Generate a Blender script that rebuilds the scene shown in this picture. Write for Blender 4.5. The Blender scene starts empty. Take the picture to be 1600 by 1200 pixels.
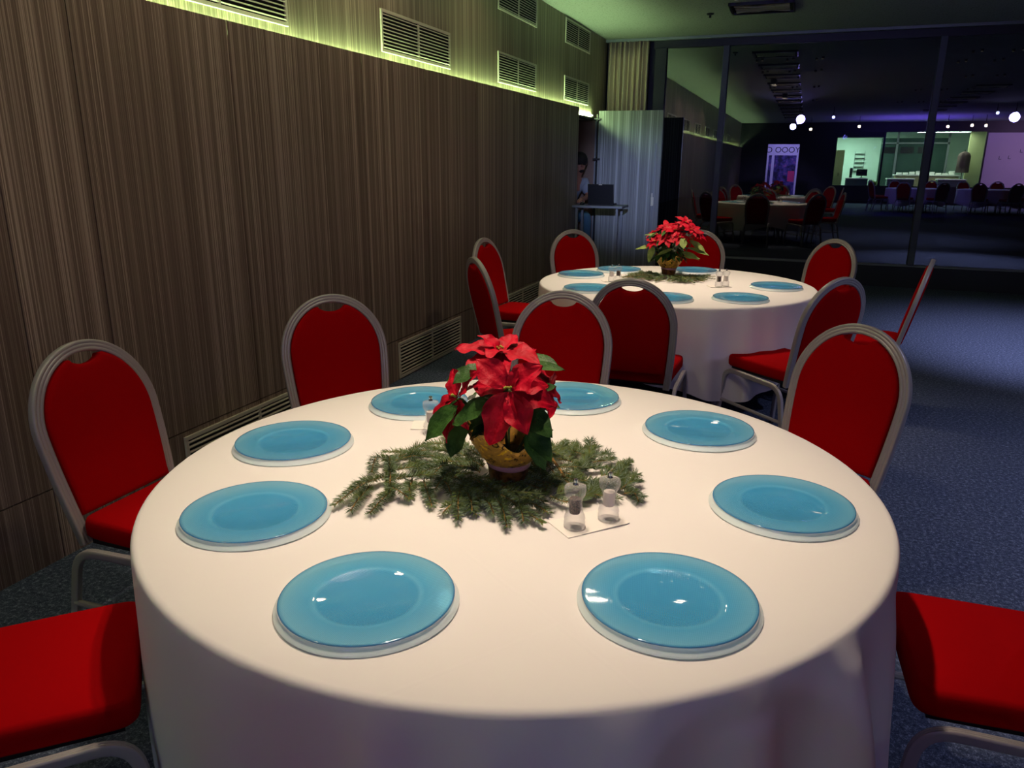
import bpy, bmesh, math, random
from mathutils import Vector, Matrix, Euler
PI = math.pi
C = bpy.context.scene.collection
sc = bpy.context.scene

# ---------------------------------------------------------------- camera
cam_d = bpy.data.cameras.new('camera'); cam = bpy.data.objects.new('camera', cam_d); C.objects.link(cam)
cam_d.sensor_width = 36.0; cam_d.lens = 36.0 * 1195 / 1600; cam_d.clip_start = 0.05; cam_d.clip_end = 200
R = Matrix(((0.93764, -0.10341, 0.33186), (0.34753, 0.26009, -0.90087), (0.00685, 0.96003, 0.27981)))
cam.matrix_world = Matrix.Translation((0, 0, 1.52)) @ R.to_4x4()
sc.camera = cam
# ---------------------------------------------------------------- world, exposure
w = bpy.data.worlds.new('night'); sc.world = w; w.use_nodes = True
w.node_tree.nodes['Background'].inputs[0].default_value = (0.02, 0.022, 0.05, 1)
w.node_tree.nodes['Background'].inputs[1].default_value = 0.05
sc.view_settings.view_transform = 'Standard'; sc.view_settings.look = 'None'
sc.view_settings.exposure = 0.0; sc.view_settings.gamma = 1.0
try: sc.view_settings.use_curve_mapping = False
except Exception: pass

def light(name, kind, loc, energy, col, target=None, size=0.05, angle=90, blend=0.5, sy=None):
    d = bpy.data.lights.new(name, kind); d.energy = energy; d.color = col
    if kind == 'SPOT': d.spot_size = math.radians(angle); d.spot_blend = blend; d.shadow_soft_size = size
    elif kind == 'POINT': d.shadow_soft_size = size
    elif kind == 'AREA':
        d.size = size
        if sy: d.shape = 'RECTANGLE'; d.size_y = sy
    o = bpy.data.objects.new(name, d); C.objects.link(o); o.location = loc
    if target is not None:
        o.rotation_euler = (Vector(target) - Vector(loc)).to_track_quat('-Z', 'Y').to_euler()
    return o

WARM = (1.0, 0.78, 0.60); BLUE = (0.30, 0.30, 1.0); COOL = (0.62, 0.70, 1.0)
T1 = (-0.626, 1.726); T2 = (-0.747, 5.141)
WX = -2.60; UX = -2.68; CEIL = 3.08; GY = 10.9; BACK = -12.5
# ceiling spots over the tables
for (tx, ty), e in ((T1, 95), (T2, 90)):
    for dy in (-0.12, 0.12):
        light('table_spot', 'SPOT', (tx - 0.02, ty + dy, CEIL - 0.13), e, WARM, (tx, ty + dy, 0), 0.035, 71, 1.0)
        light('table_spot_spill', 'SPOT', (tx - 0.02, ty + dy, CEIL - 0.13), e * 0.06, WARM, (tx, ty + dy, 0), 0.035, 128, 0.5)
# light of the central downlights, plus added wall-side fill without fixtures
for x, y, e in ((-0.41, -0.2, 2.5), (-0.41, 8.4, 4), (-2.0, 0.6, 17), (-2.1, 2.6, 14), (-2.1, 4.4, 13), (-2.1, 6.2, 5)):
    light('downlight_and_wall_fill', 'SPOT', (x, y, CEIL - 0.06), e, (1.0, 0.74, 0.5), (x, y, 0), 0.08, 165, 0.5)
# blue-white stage spots behind the photographer
light('stage_wash', 'SPOT', (-0.3, -2.6, 2.72), 22, (0.40, 0.30, 1.0), (-0.9, 3.0, 0.3), 0.12, 100, 0.9)
light('stage_wash', 'SPOT', (5.0, -2.7, 2.72), 45, (0.42, 0.36, 1.0), (0.9, 5.0, 0.0), 0.12, 110, 0.9)
light('stage_wash', 'SPOT', (0.6, -2.7, 2.75), 3300, (0.44, 0.54, 1.0), (-2.08, 10.0, 1.2), 0.1, 8, 1.0)
light('floor_spot', 'SPOT', (2.6, 6.6, CEIL - 0.1), 700, (0.62, 0.62, 1.0), (2.35, 7.6, 0), 0.05, 70, 0.9)
light('floor_spot', 'SPOT', (2.6, 3.6, CEIL - 0.1), 230, (0.6, 0.62, 1.0), (2.0, 3.6, 0), 0.05, 95, 0.9)
light('fixture_wash', 'SPOT', (-0.5, -3.3, 2.55), 420, (0.30, 0.26, 1.0), (-0.6, 5.0, 3.02), 0.08, 26, 0.8)
# purple stage light far behind, and the lit office
light('back_wash', 'AREA', (3.5, -9.5, 2.0), 260, (0.18, 0.10, 1.0), (3.5, -9.5, 5), 3.0)
light('back_wash', 'AREA', (8.0, -9.2, 2.7), 200, (0.75, 0.42, 1.0), (8.0, -12.5, 1.5), 1.6)
light('back_wash', 'SPOT', (1.6, -4.6, 2.75), 120, (0.2, 0.16, 1.0), (2.4, -7.2, 0), 0.1, 120, 0.8)
light('banner_light', 'SPOT', (-0.5, -5.4, 2.75), 520, (0.42, 0.36, 1.0), (-0.85, -7.6, 1.2), 0.06, 60, 0.6)
light('office_light', 'AREA', (1.75, -14.6, 2.72), 370, (0.62, 1.0, 0.80), (1.75, -14.6, 0), 1.8, sy=1.6)
light('office_light', 'AREA', (4.9, -13.6, 2.72), 150, (0.74, 1.0, 0.78), (4.9, -13.6, 0), 1.8, sy=0.8)

# ---------------------------------------------------------------- materials
def S(r, g, b):
    f = lambda c: (c / 255 / 12.92) if c <= 10 else ((c / 255 + 0.055) / 1.055) ** 2.4
    return (f(r), f(g), f(b), 1)
def mat(name, col, rough=0.6, metal=0.0, coat=0.0, emis=None, es=0.0, trans=0.0, ior=1.45, sheen=0.0, spec=None, alpha=None, sub=0.0):
    m = bpy.data.materials.new(name); m.use_nodes = True
    p = m.node_tree.nodes['Principled BSDF']; I = p.inputs
    I['Base Color'].default_value = col; I['Roughness'].default_value = rough; I['Metallic'].default_value = metal
    I['Coat Weight'].default_value = coat; I['Coat Roughness'].default_value = 0.04
    I['Transmission Weight'].default_value = trans; I['IOR'].default_value = ior
    if spec is not None: I['Specular IOR Level'].default_value = spec
    if sheen: I['Sheen Weight'].default_value = sheen
    if emis: I['Emission Color'].default_value = emis; I['Emission Strength'].default_value = es
    return m
def nd(m, t, **kw):
    n = m.node_tree.nodes.new(t)
    for k, v in kw.items(): setattr(n, k, v)
    return n
def coords(m, scale, kind='Object'):
    tc = nd(m, 'ShaderNodeTexCoord'); mp = nd(m, 'ShaderNodeMapping'); mp.inputs['Scale'].default_value = scale
    m.node_tree.links.new(tc.outputs[kind], mp.inputs[0]); return mp.outputs[0]
def noise(m, vec, scale=1.0, detail=3.0, rough=0.55):
    n = nd(m, 'ShaderNodeTexNoise'); n.inputs['Scale'].default_value = scale; n.inputs['Detail'].default_value = detail
    n.inputs['Roughness'].default_value = rough; m.node_tree.links.new(vec, n.inputs['Vector']); return n.outputs['Fac']
def ramp(m, fac, stops):
    r = nd(m, 'ShaderNodeValToRGB'); e = r.color_ramp.elements
    while len(e) < len(stops): e.new(0.5)
    for k, (p, c) in enumerate(stops): e[k].position = p; e[k].color = c
    m.node_tree.links.new(fac, r.inputs[0]); return r.outputs[0]
def setcol(m, out): m.node_tree.links.new(out, m.node_tree.nodes['Principled BSDF'].inputs['Base Color'])
def bump(m, fac, strength, dist=0.002):
    b = nd(m, 'ShaderNodeBump'); b.inputs['Strength'].default_value = strength; b.inputs['Distance'].default_value = dist
    m.node_tree.links.new(fac, b.inputs['Height']); m.node_tree.links.new(b.outputs[0], m.node_tree.nodes['Principled BSDF'].inputs['Normal'])
def mathn(m, op, a, b=None, bv=0.0):
    n = nd(m, 'ShaderNodeMath', operation=op); m.node_tree.links.new(a, n.inputs[0])
    if b is not None: m.node_tree.links.new(b, n.inputs[1])
    else: n.inputs[1].default_value = bv
    return n.outputs[0]

def wall_mat(name, dark, lite):
    m = mat(name, dark, 0.5, spec=0.3)
    a = noise(m, coords(m, (34, 34, 0.12)), 1.0, 2.0)
    b = noise(m, coords(m, (150, 150, 0.22)), 1.0, 4.0, 0.7)
    c = noise(m, coords(m, (210, 210, 0.15)), 1.0, 1.0)
    s = mathn(m, 'ADD', mathn(m, 'MULTIPLY', a, None, 0.55), mathn(m, 'ADD', mathn(m, 'MULTIPLY', b, None, 0.55), mathn(m, 'MULTIPLY', c, None, 0.55)))
    setcol(m, ramp(m, s, [(0.74, dark), (0.86, tuple((dark[i] * .72 + lite[i] * .28) for i in range(4))), (0.98, lite)]))
    return m
M = {}
M['wall'] = wall_mat('streaked_laminate', S(106, 90, 77), S(182, 164, 146))
M['wallup'] = wall_mat('streaked_laminate_upper', S(118, 106, 90), S(184, 170, 148))
M['leaf_door'] = wall_mat('streaked_laminate_door', S(108, 110, 108), S(176, 178, 176))
M['dark'] = mat('dark_void', S(12, 12, 14), 0.9)
M['seam'] = mat('panel_backing', S(22, 18, 15), 0.9)
M['black'] = mat('black_plastic', S(14, 14, 17), 0.45)
m = M['carpet'] = mat('blue_carpet', S(40, 52, 82), 0.95, spec=0.1)
v = coords(m, (1, 1, 1)); f1 = noise(m, v, 62, 3, 0.75); f2 = noise(m, v, 220, 2, 0.6)
fm = mathn(m, 'ADD', mathn(m, 'MULTIPLY', f1, None, 0.6), mathn(m, 'MULTIPLY', f2, None, 0.4))
setcol(m, ramp(m, fm, [(0.38, S(44, 52, 68)), (0.52, S(70, 79, 98)), (0.64, S(126, 136, 156))])); bump(m, fm, 0.25, 0.003)
m = M['ceil'] = mat('acoustic_plaster', S(150, 152, 146), 0.95, spec=0.1)
vo = nd(m, 'ShaderNodeTexNoise'); vo.inputs['Scale'].default_value = 60; vo.inputs['Detail'].default_value = 3
m.node_tree.links.new(coords(m, (1, 1, 1)), vo.inputs['Vector'])
setcol(m, ramp(m, vo.outputs['Fac'], [(0.30, S(96, 98, 92)), (0.40, S(146, 148, 142)), (1, S(156, 158, 152))]))
M['metalgrey'] = mat('painted_silver', S(166, 162, 160), 0.36, 0.2)
M['vent'] = mat('vent_aluminium', S(205, 198, 180), 0.45, 0.2)
M['trim'] = mat('grey_trim', S(120, 124, 126), 0.5, 0.3); M['mullion'] = mat('dark_grey_mullion', S(70, 72, 80), 0.5, 0.3)
m = M['red'] = mat('red_upholstery', S(160, 2, 8), 0.9, spec=0.05)
bump(m, noise(m, coords(m, (1, 1, 1)), 900, 1), 0.15, 0.001)
m = M['cloth'] = mat('white_table_linen', S(232, 229, 226), 0.82, spec=0.15)
f = noise(m, coords(m, (1, 1, 1)), 5.0, 3.0)
mp = nd(m, 'ShaderNodeMapping'); mp.inputs['Rotation'].default_value = (0, 0, 0.62); tc = nd(m, 'ShaderNodeTexCoord'); m.node_tree.links.new(tc.outputs['Object'], mp.inputs[0])
sx = nd(m, 'ShaderNodeSeparateXYZ'); m.node_tree.links.new(mp.outputs[0], sx.inputs[0])
for ax in (0, 1):      # pressed fold lines of the cloth
    pp = mathn(m, 'PINGPONG', mathn(m, 'ADD', sx.outputs[ax], None, 0.12 + 0.2 * ax), None, 0.36)
    ln = mathn(m, 'MULTIPLY', mathn(m, 'MAXIMUM', mathn(m, 'SUBTRACT', mathn(m, 'MULTIPLY', pp, None, -1.0), None, -0.006), None, 0.0), None, 14.0)
    f = mathn(m, 'ADD', f, ln)
bump(m, f, 0.13, 0.02)
# blue plates: radial thickness of the coloured glass + woven relief
m = M['plate'] = mat('blue_pressed_glass', S(60, 150, 186), 0.16, coat=1.0)
tc = nd(m, 'ShaderNodeTexCoord'); sx = nd(m, 'ShaderNodeSeparateXYZ'); m.node_tree.links.new(tc.outputs['Object'], sx.inputs[0])
r2 = mathn(m, 'SQRT', mathn(m, 'ADD', mathn(m, 'MULTIPLY', sx.outputs[0], sx.outputs[0]), mathn(m, 'MULTIPLY', sx.outputs[1], sx.outputs[1])))
rr = mathn(m, 'MULTIPLY', r2, None, 1 / 0.16)
wx = mathn(m, 'SINE', mathn(m, 'MULTIPLY', sx.outputs[0], None, 1900)); wy = mathn(m, 'SINE', mathn(m, 'MULTIPLY', sx.outputs[1], None, 1900))
wv = mathn(m, 'ADD', wx, wy)
cr = ramp(m, rr, [(0.0, S(62, 172, 230)), (0.56, S(66, 174, 230)), (0.60, S(110, 204, 248)), (0.66, S(92, 190, 238)), (0.94, S(136, 208, 240)), (0.985, S(80, 160, 206))])
mx = nd(m, 'ShaderNodeMix', data_type='RGBA'); mx.blend_type = 'MULTIPLY'
wf = mathn(m, 'MULTIPLY', mathn(m, 'ADD', wv, None, 2.0), None, 0.06)
m.node_tree.links.new(wf, mx.inputs[0]); m.node_tree.links.new(cr, mx.inputs[6]); mx.inputs[7].default_value = S(90, 150, 175)
setcol(m, mx.outputs[2]); bump(m, wv, 0.25, 0.0006)
def see_through(m, tint, amount):
    nt = m.node_tree; pb = nt.nodes['Principled BSDF']; o_ = [n for n in nt.nodes if n.type == 'OUTPUT_MATERIAL'][0]
    t_ = nt.nodes.new('ShaderNodeBsdfTransparent'); t_.inputs[0].default_value = tint
    x_ = nt.nodes.new('ShaderNodeMixShader'); x_.inputs[0].default_value = amount
    nt.links.new(pb.outputs[0], x_.inputs[1]); nt.links.new(t_.outputs[0], x_.inputs[2]); nt.links.new(x_.outputs[0], o_.inputs['Surface'])
see_through(m, (0.42, 0.78, 0.98, 1), 0.42)
M['plate_low'] = mat('pale_mint_glass', S(240, 252, 252), 0.3, coat=0.5, emis=None)
see_through(M['plate_low'], (0.95, 0.99, 0.985, 1), 0.25)
M['plate_edge'] = mat('deep_blue_glass_edge', S(66, 130, 178), 0.1, coat=1.0)
def leaf_mat(name, a, b, rough=0.5):
    m = mat(name, a, rough, spec=0.2)
    setcol(m, ramp(m, noise(m, coords(m, (1, 1, 1)), 22, 3), [(0.35, a), (0.65, b)]))
    bump(m, noise(m, coords(m, (1, 1, 1)), 90, 2), 0.6, 0.004)
    return m
M['bract'] = leaf_mat('poinsettia_red', S(158, 0, 26), S(190, 4, 40), 0.55)
M['green'] = leaf_mat('poinsettia_green', S(34, 62, 26), S(62, 98, 42), 0.45)
M['palegreen'] = leaf_mat('poinsettia_pale_green', S(110, 130, 66), S(140, 158, 88), 0.5)
M['stem'] = mat('green_stem', S(70, 84, 40), 0.6)
M['cyathia'] = mat('yellow_green_buds', S(150, 150, 50), 0.6)
m = M['foil'] = mat('gold_foil', S(196, 148, 62), 0.32, 0.35)
fv = nd(m, 'ShaderNodeTexNoise'); fv.inputs['Scale'].default_value = 34; fv.inputs['Detail'].default_value = 1.5; fv.inputs['Distortion'].default_value = 1.6
m.node_tree.links.new(coords(m, (1, 1, 1)), fv.inputs['Vector'])
setcol(m, ramp(m, fv.outputs['Fac'], [(0.33, S(58, 34, 10)), (0.38, S(186, 142, 66)), (0.60, S(200, 152, 72)), (0.66, S(246, 206, 50))]))
bump(m, noise(m, coords(m, (1, 1, 1)), 30, 2), 0.5, 0.006)
m = M['foil_low'] = mat('brown_foil', S(96, 58, 36), 0.3, 0.25)
setcol(m, ramp(m, noise(m, coords(m, (1, 1, 1)), 50, 3), [(0.4, S(64, 36, 26)), (0.62, S(140, 92, 46))]))
M['ribbon'] = mat('lilac_ribbon', S(158, 112, 132), 0.35, 0.1)
M['soil'] = mat('dark_soil', S(34, 24, 18), 0.95)
M['needle'] = leaf_mat('fir_green', S(52, 72, 36), S(112, 128, 70), 0.5)
M['needle2'] = leaf_mat('fir_silver', S(140, 158, 140), S(112, 134, 110), 0.4)
M['twig'] = mat('fir_twig', S(150, 112, 56), 0.7)
m = bpy.data.materials.new('clear_acrylic'); m.use_nodes = True; nt = m.node_tree; nt.nodes.clear()
out = nt.nodes.new('ShaderNodeOutputMaterial'); mixs = nt.nodes.new('ShaderNodeMixShader'); lw = nt.nodes.new('ShaderNodeLayerWeight'); lw.inputs[0].default_value = 0.3
tr = nt.nodes.new('ShaderNodeBsdfTransparent'); tr.inputs[0].default_value = (0.93, 0.93, 0.94, 1)
pr = nt.nodes.new('ShaderNodeBsdfPrincipled'); pr.inputs['Base Color'].default_value = (0.85, 0.85, 0.86, 1); pr.inputs['Roughness'].default_value = 0.08; pr.inputs['Coat Weight'].default_value = 0.6
mp_ = nt.nodes.new('ShaderNodeMapRange'); mp_.inputs[3].default_value = 0.08; mp_.inputs[4].default_value = 0.6
nt.links.new(lw.outputs['Facing'], mp_.inputs[0]); nt.links.new(mp_.outputs[0], mixs.inputs[0]); nt.links.new(tr.outputs[0], mixs.inputs[1]); nt.links.new(pr.outputs[0], mixs.inputs[2]); nt.links.new(mixs.outputs[0], out.inputs[0])
M['clear'] = m
M['pepper'] = mat('peppercorns', S(72, 52, 44), 0.8)
setcol(M['pepper'], ramp(M['pepper'], noise(M['pepper'], coords(M['pepper'], (1, 1, 1)), 350, 2), [(0.4, S(40, 28, 24)), (0.62, S(118, 92, 78))]))
M['salt'] = mat('salt', S(225, 215, 208), 0.8)
M['chrome'] = mat('chrome', S(170, 170, 172), 0.15, 0.95)
M['card'] = mat('white_card', S(240, 236, 228), 0.7)
M['curtain'] = mat('cream_curtain', S(184, 164, 142), 0.9, spec=0.1)
M['jamb'] = mat('beige_jamb', S(120, 96, 84), 0.8)
M['led'] = mat('green_led', S(30, 40, 20), 0.5, emis=(0.62, 1.0, 0.44, 1), es=135)
M['lamp'] = mat('lamp_glow', (0, 0, 0, 1), 0.5, emis=(1.0, 0.82, 0.62, 1), es=90)
M['star'] = mat('halogen_glow', (0, 0, 0, 1), 0.5, emis=(1.0, 0.80, 0.55, 1), es=26)
M['bluelamp'] = mat('blue_lamp_glow', (0, 0, 0, 1), 0.5, emis=(0.45, 0.5, 1.0, 1), es=13)
M['skin'] = mat('skin', S(150, 100, 80), 0.6, sub=0.1)
M['shirt'] = mat('light_grey_shirt', S(128, 134, 146), 0.9)
M['jeans'] = mat('blue_jeans', S(70, 104, 124), 0.9)
M['hair'] = mat('dark_hair', S(24, 18, 15), 0.8)
# window glass: clear, its reflection raised well above that of ordinary glass
m = bpy.data.materials.new('night_glass'); m.use_nodes = True; nt = m.node_tree; nt.nodes.clear()
out = nt.nodes.new('ShaderNodeOutputMaterial'); mixs = nt.nodes.new('ShaderNodeMixShader')
tr = nt.nodes.new('ShaderNodeBsdfTransparent'); tr.inputs[0].default_value = (0.6, 0.62, 0.66, 1)
gl = nt.nodes.new('ShaderNodeBsdfGlossy'); gl.inputs['Roughness'].default_value = 0.0; gl.inputs[0].default_value = (0.9, 0.92, 0.95, 1)
fr = nt.nodes.new('ShaderNodeFresnel'); fr.inputs[0].default_value = 2.9
nt.links.new(fr.outputs[0], mixs.inputs[0]); nt.links.new(tr.outputs[0], mixs.inputs[1]); nt.links.new(gl.outputs[0], mixs.inputs[2]); nt.links.new(mixs.outputs[0], out.inputs[0])
M['glass'] = m
m = bpy.data.materials.new('office_glass'); m.use_nodes = True; nt = m.node_tree; nt.nodes.clear()
out = nt.nodes.new('ShaderNodeOutputMaterial'); mixs = nt.nodes.new('ShaderNodeMixShader'); mixs.inputs[0].default_value = 0.06
tr = nt.nodes.new('ShaderNodeBsdfTransparent'); tr.inputs[0].default_value = (0.93, 0.97, 0.95, 1)
gl = nt.nodes.new('ShaderNodeBsdfGlossy'); gl.inputs['Roughness'].default_value = 0.02
nt.links.new(tr.outputs[0], mixs.inputs[1]); nt.links.new(gl.outputs[0], mixs.inputs[2]); nt.links.new(mixs.outputs[0], out.inputs[0])
M['office_glass'] = m

# ---------------------------------------------------------------- mesh helpers
def obj(name, bm, m, parent=None, smooth=False, loc=None):
    me = bpy.data.meshes.new(name)
    if isinstance(bm, tuple): me.from_pydata(bm[0], [], bm[1])
    else: bm.to_mesh(me); bm.free()
    for mm in (m if isinstance(m, (list, tuple)) else [m]): me.materials.append(M[mm])
    if isinstance(bm, tuple) and len(bm) > 2:
        for p, k in zip(me.polygons, bm[2]): p.material_index = k
    if smooth:
        for p in me.polygons: p.use_smooth = True
        if smooth != 'all':
            try: me.set_sharp_from_angle(angle=math.radians(smooth if smooth is not True else 40))
            except Exception: pass
    me.update()
    o = bpy.data.objects.new(name, me); C.objects.link(o)
    if parent: o.parent = parent
    if loc: o.location = loc
    return o
def tag(o, label, cat, group=None, kind=None):
    o['label'] = label; o['category'] = cat
    if group: o['group'] = group
    if kind: o['kind'] = kind
    return o
def thing(name, label, cat, loc=(0, 0, 0), rz=0.0, group=None):
    o = bpy.data.objects.new(name, None); C.objects.link(o); o.empty_display_size = 0.1
    o.location = loc; o.rotation_euler = (0, 0, rz); return tag(o, label, cat, group)
def struct(name, bm, m, **kw):
    o = obj(name, bm, m, **kw); o['kind'] = 'structure'; return o
def dup(root, loc, rz=0.0, label=None, group=None, scale=None):
    r = root.copy(); C.objects.link(r); r.location = loc; r.rotation_euler = (0, 0, rz)
    if scale: r.scale = (scale,) * 3
    if label: r['label'] = label
    if group: r['group'] = group
    for ch in list(root.children):
        c = ch.copy(); C.objects.link(c); c.parent = r
        for g in list(ch.children):
            d = g.copy(); C.objects.link(d); d.parent = c
    return r
def NB(): return bmesh.new()
def box(bm, x0, x1, y0, y1, z0, z1, bev=0.0, mi=0, mtx=None):
    vs = [bm.verts.new((x, y, z)) for x in (x0, x1) for y in (y0, y1) for z in (z0, z1)]
    fs = [(0, 1, 3, 2), (4, 6, 7, 5), (0, 4, 5, 1), (2, 3, 7, 6), (0, 2, 6, 4), (1, 5, 7, 3)]
    F = [bm.faces.new([vs[i] for i in f]) for f in fs]
    for f in F: f.material_index = mi
    if bev:
        es = list({e for f in F for e in f.edges})
        r = bmesh.ops.bevel(bm, geom=es, offset=bev, segments=2, affect='EDGES', profile=0.5)
        vs = list({v for f in r['faces'] for v in f.verts} | {v for v in vs if v.is_valid})
    if mtx is not None: bmesh.ops.transform(bm, matrix=mtx, verts=[v for v in vs if v.is_valid])
    return vs
def boxes(name, lst, m, parent=None, bev=0.0, **kw):
    bm = NB()
    for b in lst: box(bm, *b, bev=bev)
    return obj(name, bm, m, parent, **kw)
def lathe(bm, prof, seg=32, cx=0, cy=0, cz=0, wob=None, cap=True, mi=0):
    rings = []
    for k, (r, z) in enumerate(prof):
        ring = []
        for i in range(seg):
            a = 2 * PI * i / seg; rr, zz = (r, z) if wob is None else wob(r, z, a, k)
            ring.append(bm.verts.new((cx + rr * math.cos(a), cy + rr * math.sin(a), cz + zz)))
        rings.append(ring)
    for a, b in zip(rings, rings[1:]):
        for i in range(seg):
            j = (i + 1) % seg; f = bm.faces.new((a[i], a[j], b[j], b[i])); f.material_index = mi
    if cap:
        if prof[0][0] > 1e-5: bm.faces.new(list(reversed(rings[0]))).material_index = mi
        if prof[-1][0] > 1e-5: bm.faces.new(rings[-1]).material_index = mi
def sweep(bm, pts, prof, side=None, cap=True):
    """prof: list of (a,b); a along 'side' vector, b along tangent x side"""
    n = len(pts); rings = []
    for i in range(n):
        t = (Vector(pts[min(i + 1, n - 1)]) - Vector(pts[max(i - 1, 0)])).normalized()
        s = Vector(side) if side is not None else Vector((0, 0, 1))
        if side is None and abs(t.z) > 0.95: s = Vector((1, 0, 0))
        s = (s - t * s.dot(t)).normalized(); b = t.cross(s)
        rings.append([bm.verts.new(Vector(pts[i]) + s * p + b * q) for p, q in prof])
    m_ = len(prof)
    for a, b in zip(rings, rings[1:]):
        for i in range(m_):
            j = (i + 1) % m_; bm.faces.new((a[i], a[j], b[j], b[i]))
    if cap: bm.faces.new(list(reversed(rings[0]))); bm.faces.new(rings[-1])
def circ(r, n=10, ry=None): return [(r * math.cos(2 * PI * i / n), (ry or r) * math.sin(2 * PI * i / n)) for i in range(n)]
def smooth_path(pts, sub=6):
    P = [Vector(p) for p in pts]; P = [P[0]] + P + [P[-1]]; out = []
    for i in range(1, len(P) - 2):
        for k in range(sub):
            t = k / sub; a, b, c, d = P[i - 1], P[i], P[i + 1], P[i + 2]
            out.append(0.5 * ((2 * b) + (c - a) * t + (2 * a - 5 * b + 4 * c - d) * t * t + (3 * b - a - 3 * c + d) * t ** 3))
    out.append(P[-2]); return out
def fillet(pts, rad, seg=6):
    P = [Vector(p) for p in pts]; out = [P[0]]
    for i in range(1, len(P) - 1):
        a = (P[i - 1] - P[i]); b = (P[i + 1] - P[i]); la, lb = a.length, b.length; a.normalize(); b.normalize()
        d = min(rad, la * 0.49, lb * 0.49); p0 = P[i] + a * d; p1 = P[i] + b * d
        for k in range(seg + 1):
            t = k / seg; out.append(p0 * (1 - t) ** 2 + P[i] * 2 * t * (1 - t) + p1 * t * t)
    out.append(P[-1]); return out

# ================================================================ SETTING
XR = 11.0
bm = NB(); box(bm, UX - 2.0, XR, BACK, GY, -0.1, 0.0); struct('floor', bm, 'carpet')
bm = NB(); box(bm, UX - 0.15, XR, BACK, GY + 0.05, CEIL, CEIL + 0.1); struct('ceiling', bm, 'ceil')
# lower panelling: panels with open seams in front of a dark backing
seams = [1.94, 2.31, 3.18, 4.37, 5.23, 6.15, 7.1, 8.05, 9.3]
y = 1.0; neg = []
while y > BACK: neg.append(y); y -= 0.93
edges = sorted(neg + [BACK] + seams); g = 0.003
bm = NB()
for a, b in zip(edges, edges[1:]):
    box(bm, WX - 0.018, WX, a + g, b - g, 0.296, 2.14); box(bm, WX - 0.018, WX, a + g, b - g, 0.0, 0.290)
struct('wall_left', bm, 'wall')
bm = NB(); box(bm, WX - 0.04, WX - 0.0185, BACK, 9.299, 0.0, 2.08)
struct('wall_left_backing', bm, 'seam')
bm = NB(); box(bm, UX - 0.12, UX, BACK, GY, 2.03, CEIL); struct('wall_left_upper', bm, 'wallup')
bm = NB(); box(bm, UX - 0.0, WX - 0.0405, BACK, 9.3, 0.0, 2.05); struct('wall_left_core', bm, 'seam')
# doorway reveal, lintel, end of wall
bm = NB(); box(bm, UX - 0.2, WX - 0.02, 10.16, GY, 0, 2.03); struct('wall_left_end', bm, 'jamb')
bm = NB(); box(bm, WX - 0.02, WX, 10.16, GY, 0, 2.03); struct('trim_1', bm, 'trim')
bm = NB(); box(bm, UX - 0.12, WX - 0.02, 9.3, 10.16, 2.031, 2.06); struct('trim_2', bm, 'dark')
# dark side room behind the doorway
bm = NB(); box(bm, -4.75, -4.65, 8.4, 11.0, 0, 2.6); box(bm, -4.65, UX - 0.001, 8.3, 8.4, 0, 2.6); box(bm, -4.65, UX - 0.2, 11.0, 11.1, 0, 2.6)
box(bm, -4.75, UX - 0.12, 8.3, 11.1, 2.6, 2.7); struct('wall_side_room', bm, 'jamb')
bm = NB(); box(bm, UX - 0.02, UX, BACK, GY, 2.10, 2.115) if False else box(bm, UX + 0.004, UX + 0.024, BACK, 10.15, 2.085, 2.095)
led = tag(obj('led_strip', bm, 'led'), 'yellow-green glowing light strip behind the top edge of the wall panelling', 'light strip')
bm = NB(); box(bm, XR, XR + 0.1, BACK, GY, 0, CEIL); struct('wall_right', bm, 'wallup')
# glazed end wall
bm = NB(); box(bm, UX - 0.12, XR, GY - 0.02, GY + 0.12, 0, 0.262); struct('wall_sill', bm, 'black')
bm = NB(); box(bm, UX, XR, GY - 0.10, GY - 0.03, CEIL - 0.035, CEIL - 0.001, bev=0.003); struct('trim_3', bm, 'trim')
bm = NB(); box(bm, -2.05, XR, GY + 0.0, GY + 0.08, CEIL - 0.12, CEIL - 0.001); struct('trim_4', bm, 'black')
bm = NB(); box(bm, -2.05, XR, GY - 0.012, GY + 0.10, 0.262, 0.285, bev=0.004); struct('trim_5', bm, 'trim')
posts = [-1.95, -1.115, 1.36, 3.86, 6.36, 8.86]
for k, x in enumerate(posts):
    bm = NB()
    hw = 0.075 if k == 0 else 0.038
    box(bm, x - hw, x + hw, GY - 0.03, GY + 0.09, 0.285, CEIL - 0.12, bev=0.004)
    struct('trim_%d' % (6 + k), bm, 'black' if k == 0 else 'mullion')
for k in range(5):
    a, b = posts[k] + (0.08 if k == 0 else 0.04), posts[k + 1] - 0.04
    bm = NB(); vs = [bm.verts.new(p) for p in ((a, GY + 0.03, 0.286), (b, GY + 0.03, 0.286), (b, GY + 0.03, CEIL - 0.121), (a, GY + 0.03, CEIL - 0.121))]
    bm.faces.new(vs); o = struct('window_%d' % (k + 1), bm, 'glass')
    so = o.modifiers.new('s', 'SOLIDIFY'); so.thickness = 0.0001; o.modifiers.remove(so)
bm = NB(); box(bm, UX - 0.2, -2.03, GY + 0.10, GY + 0.16, 0, CEIL); struct('wall_end', bm, 'black')
bm = NB(); box(bm, UX - 3, XR + 2, GY + 0.13, 40, -0.3, -0.15); struct('ground', bm, 'dark')

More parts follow.
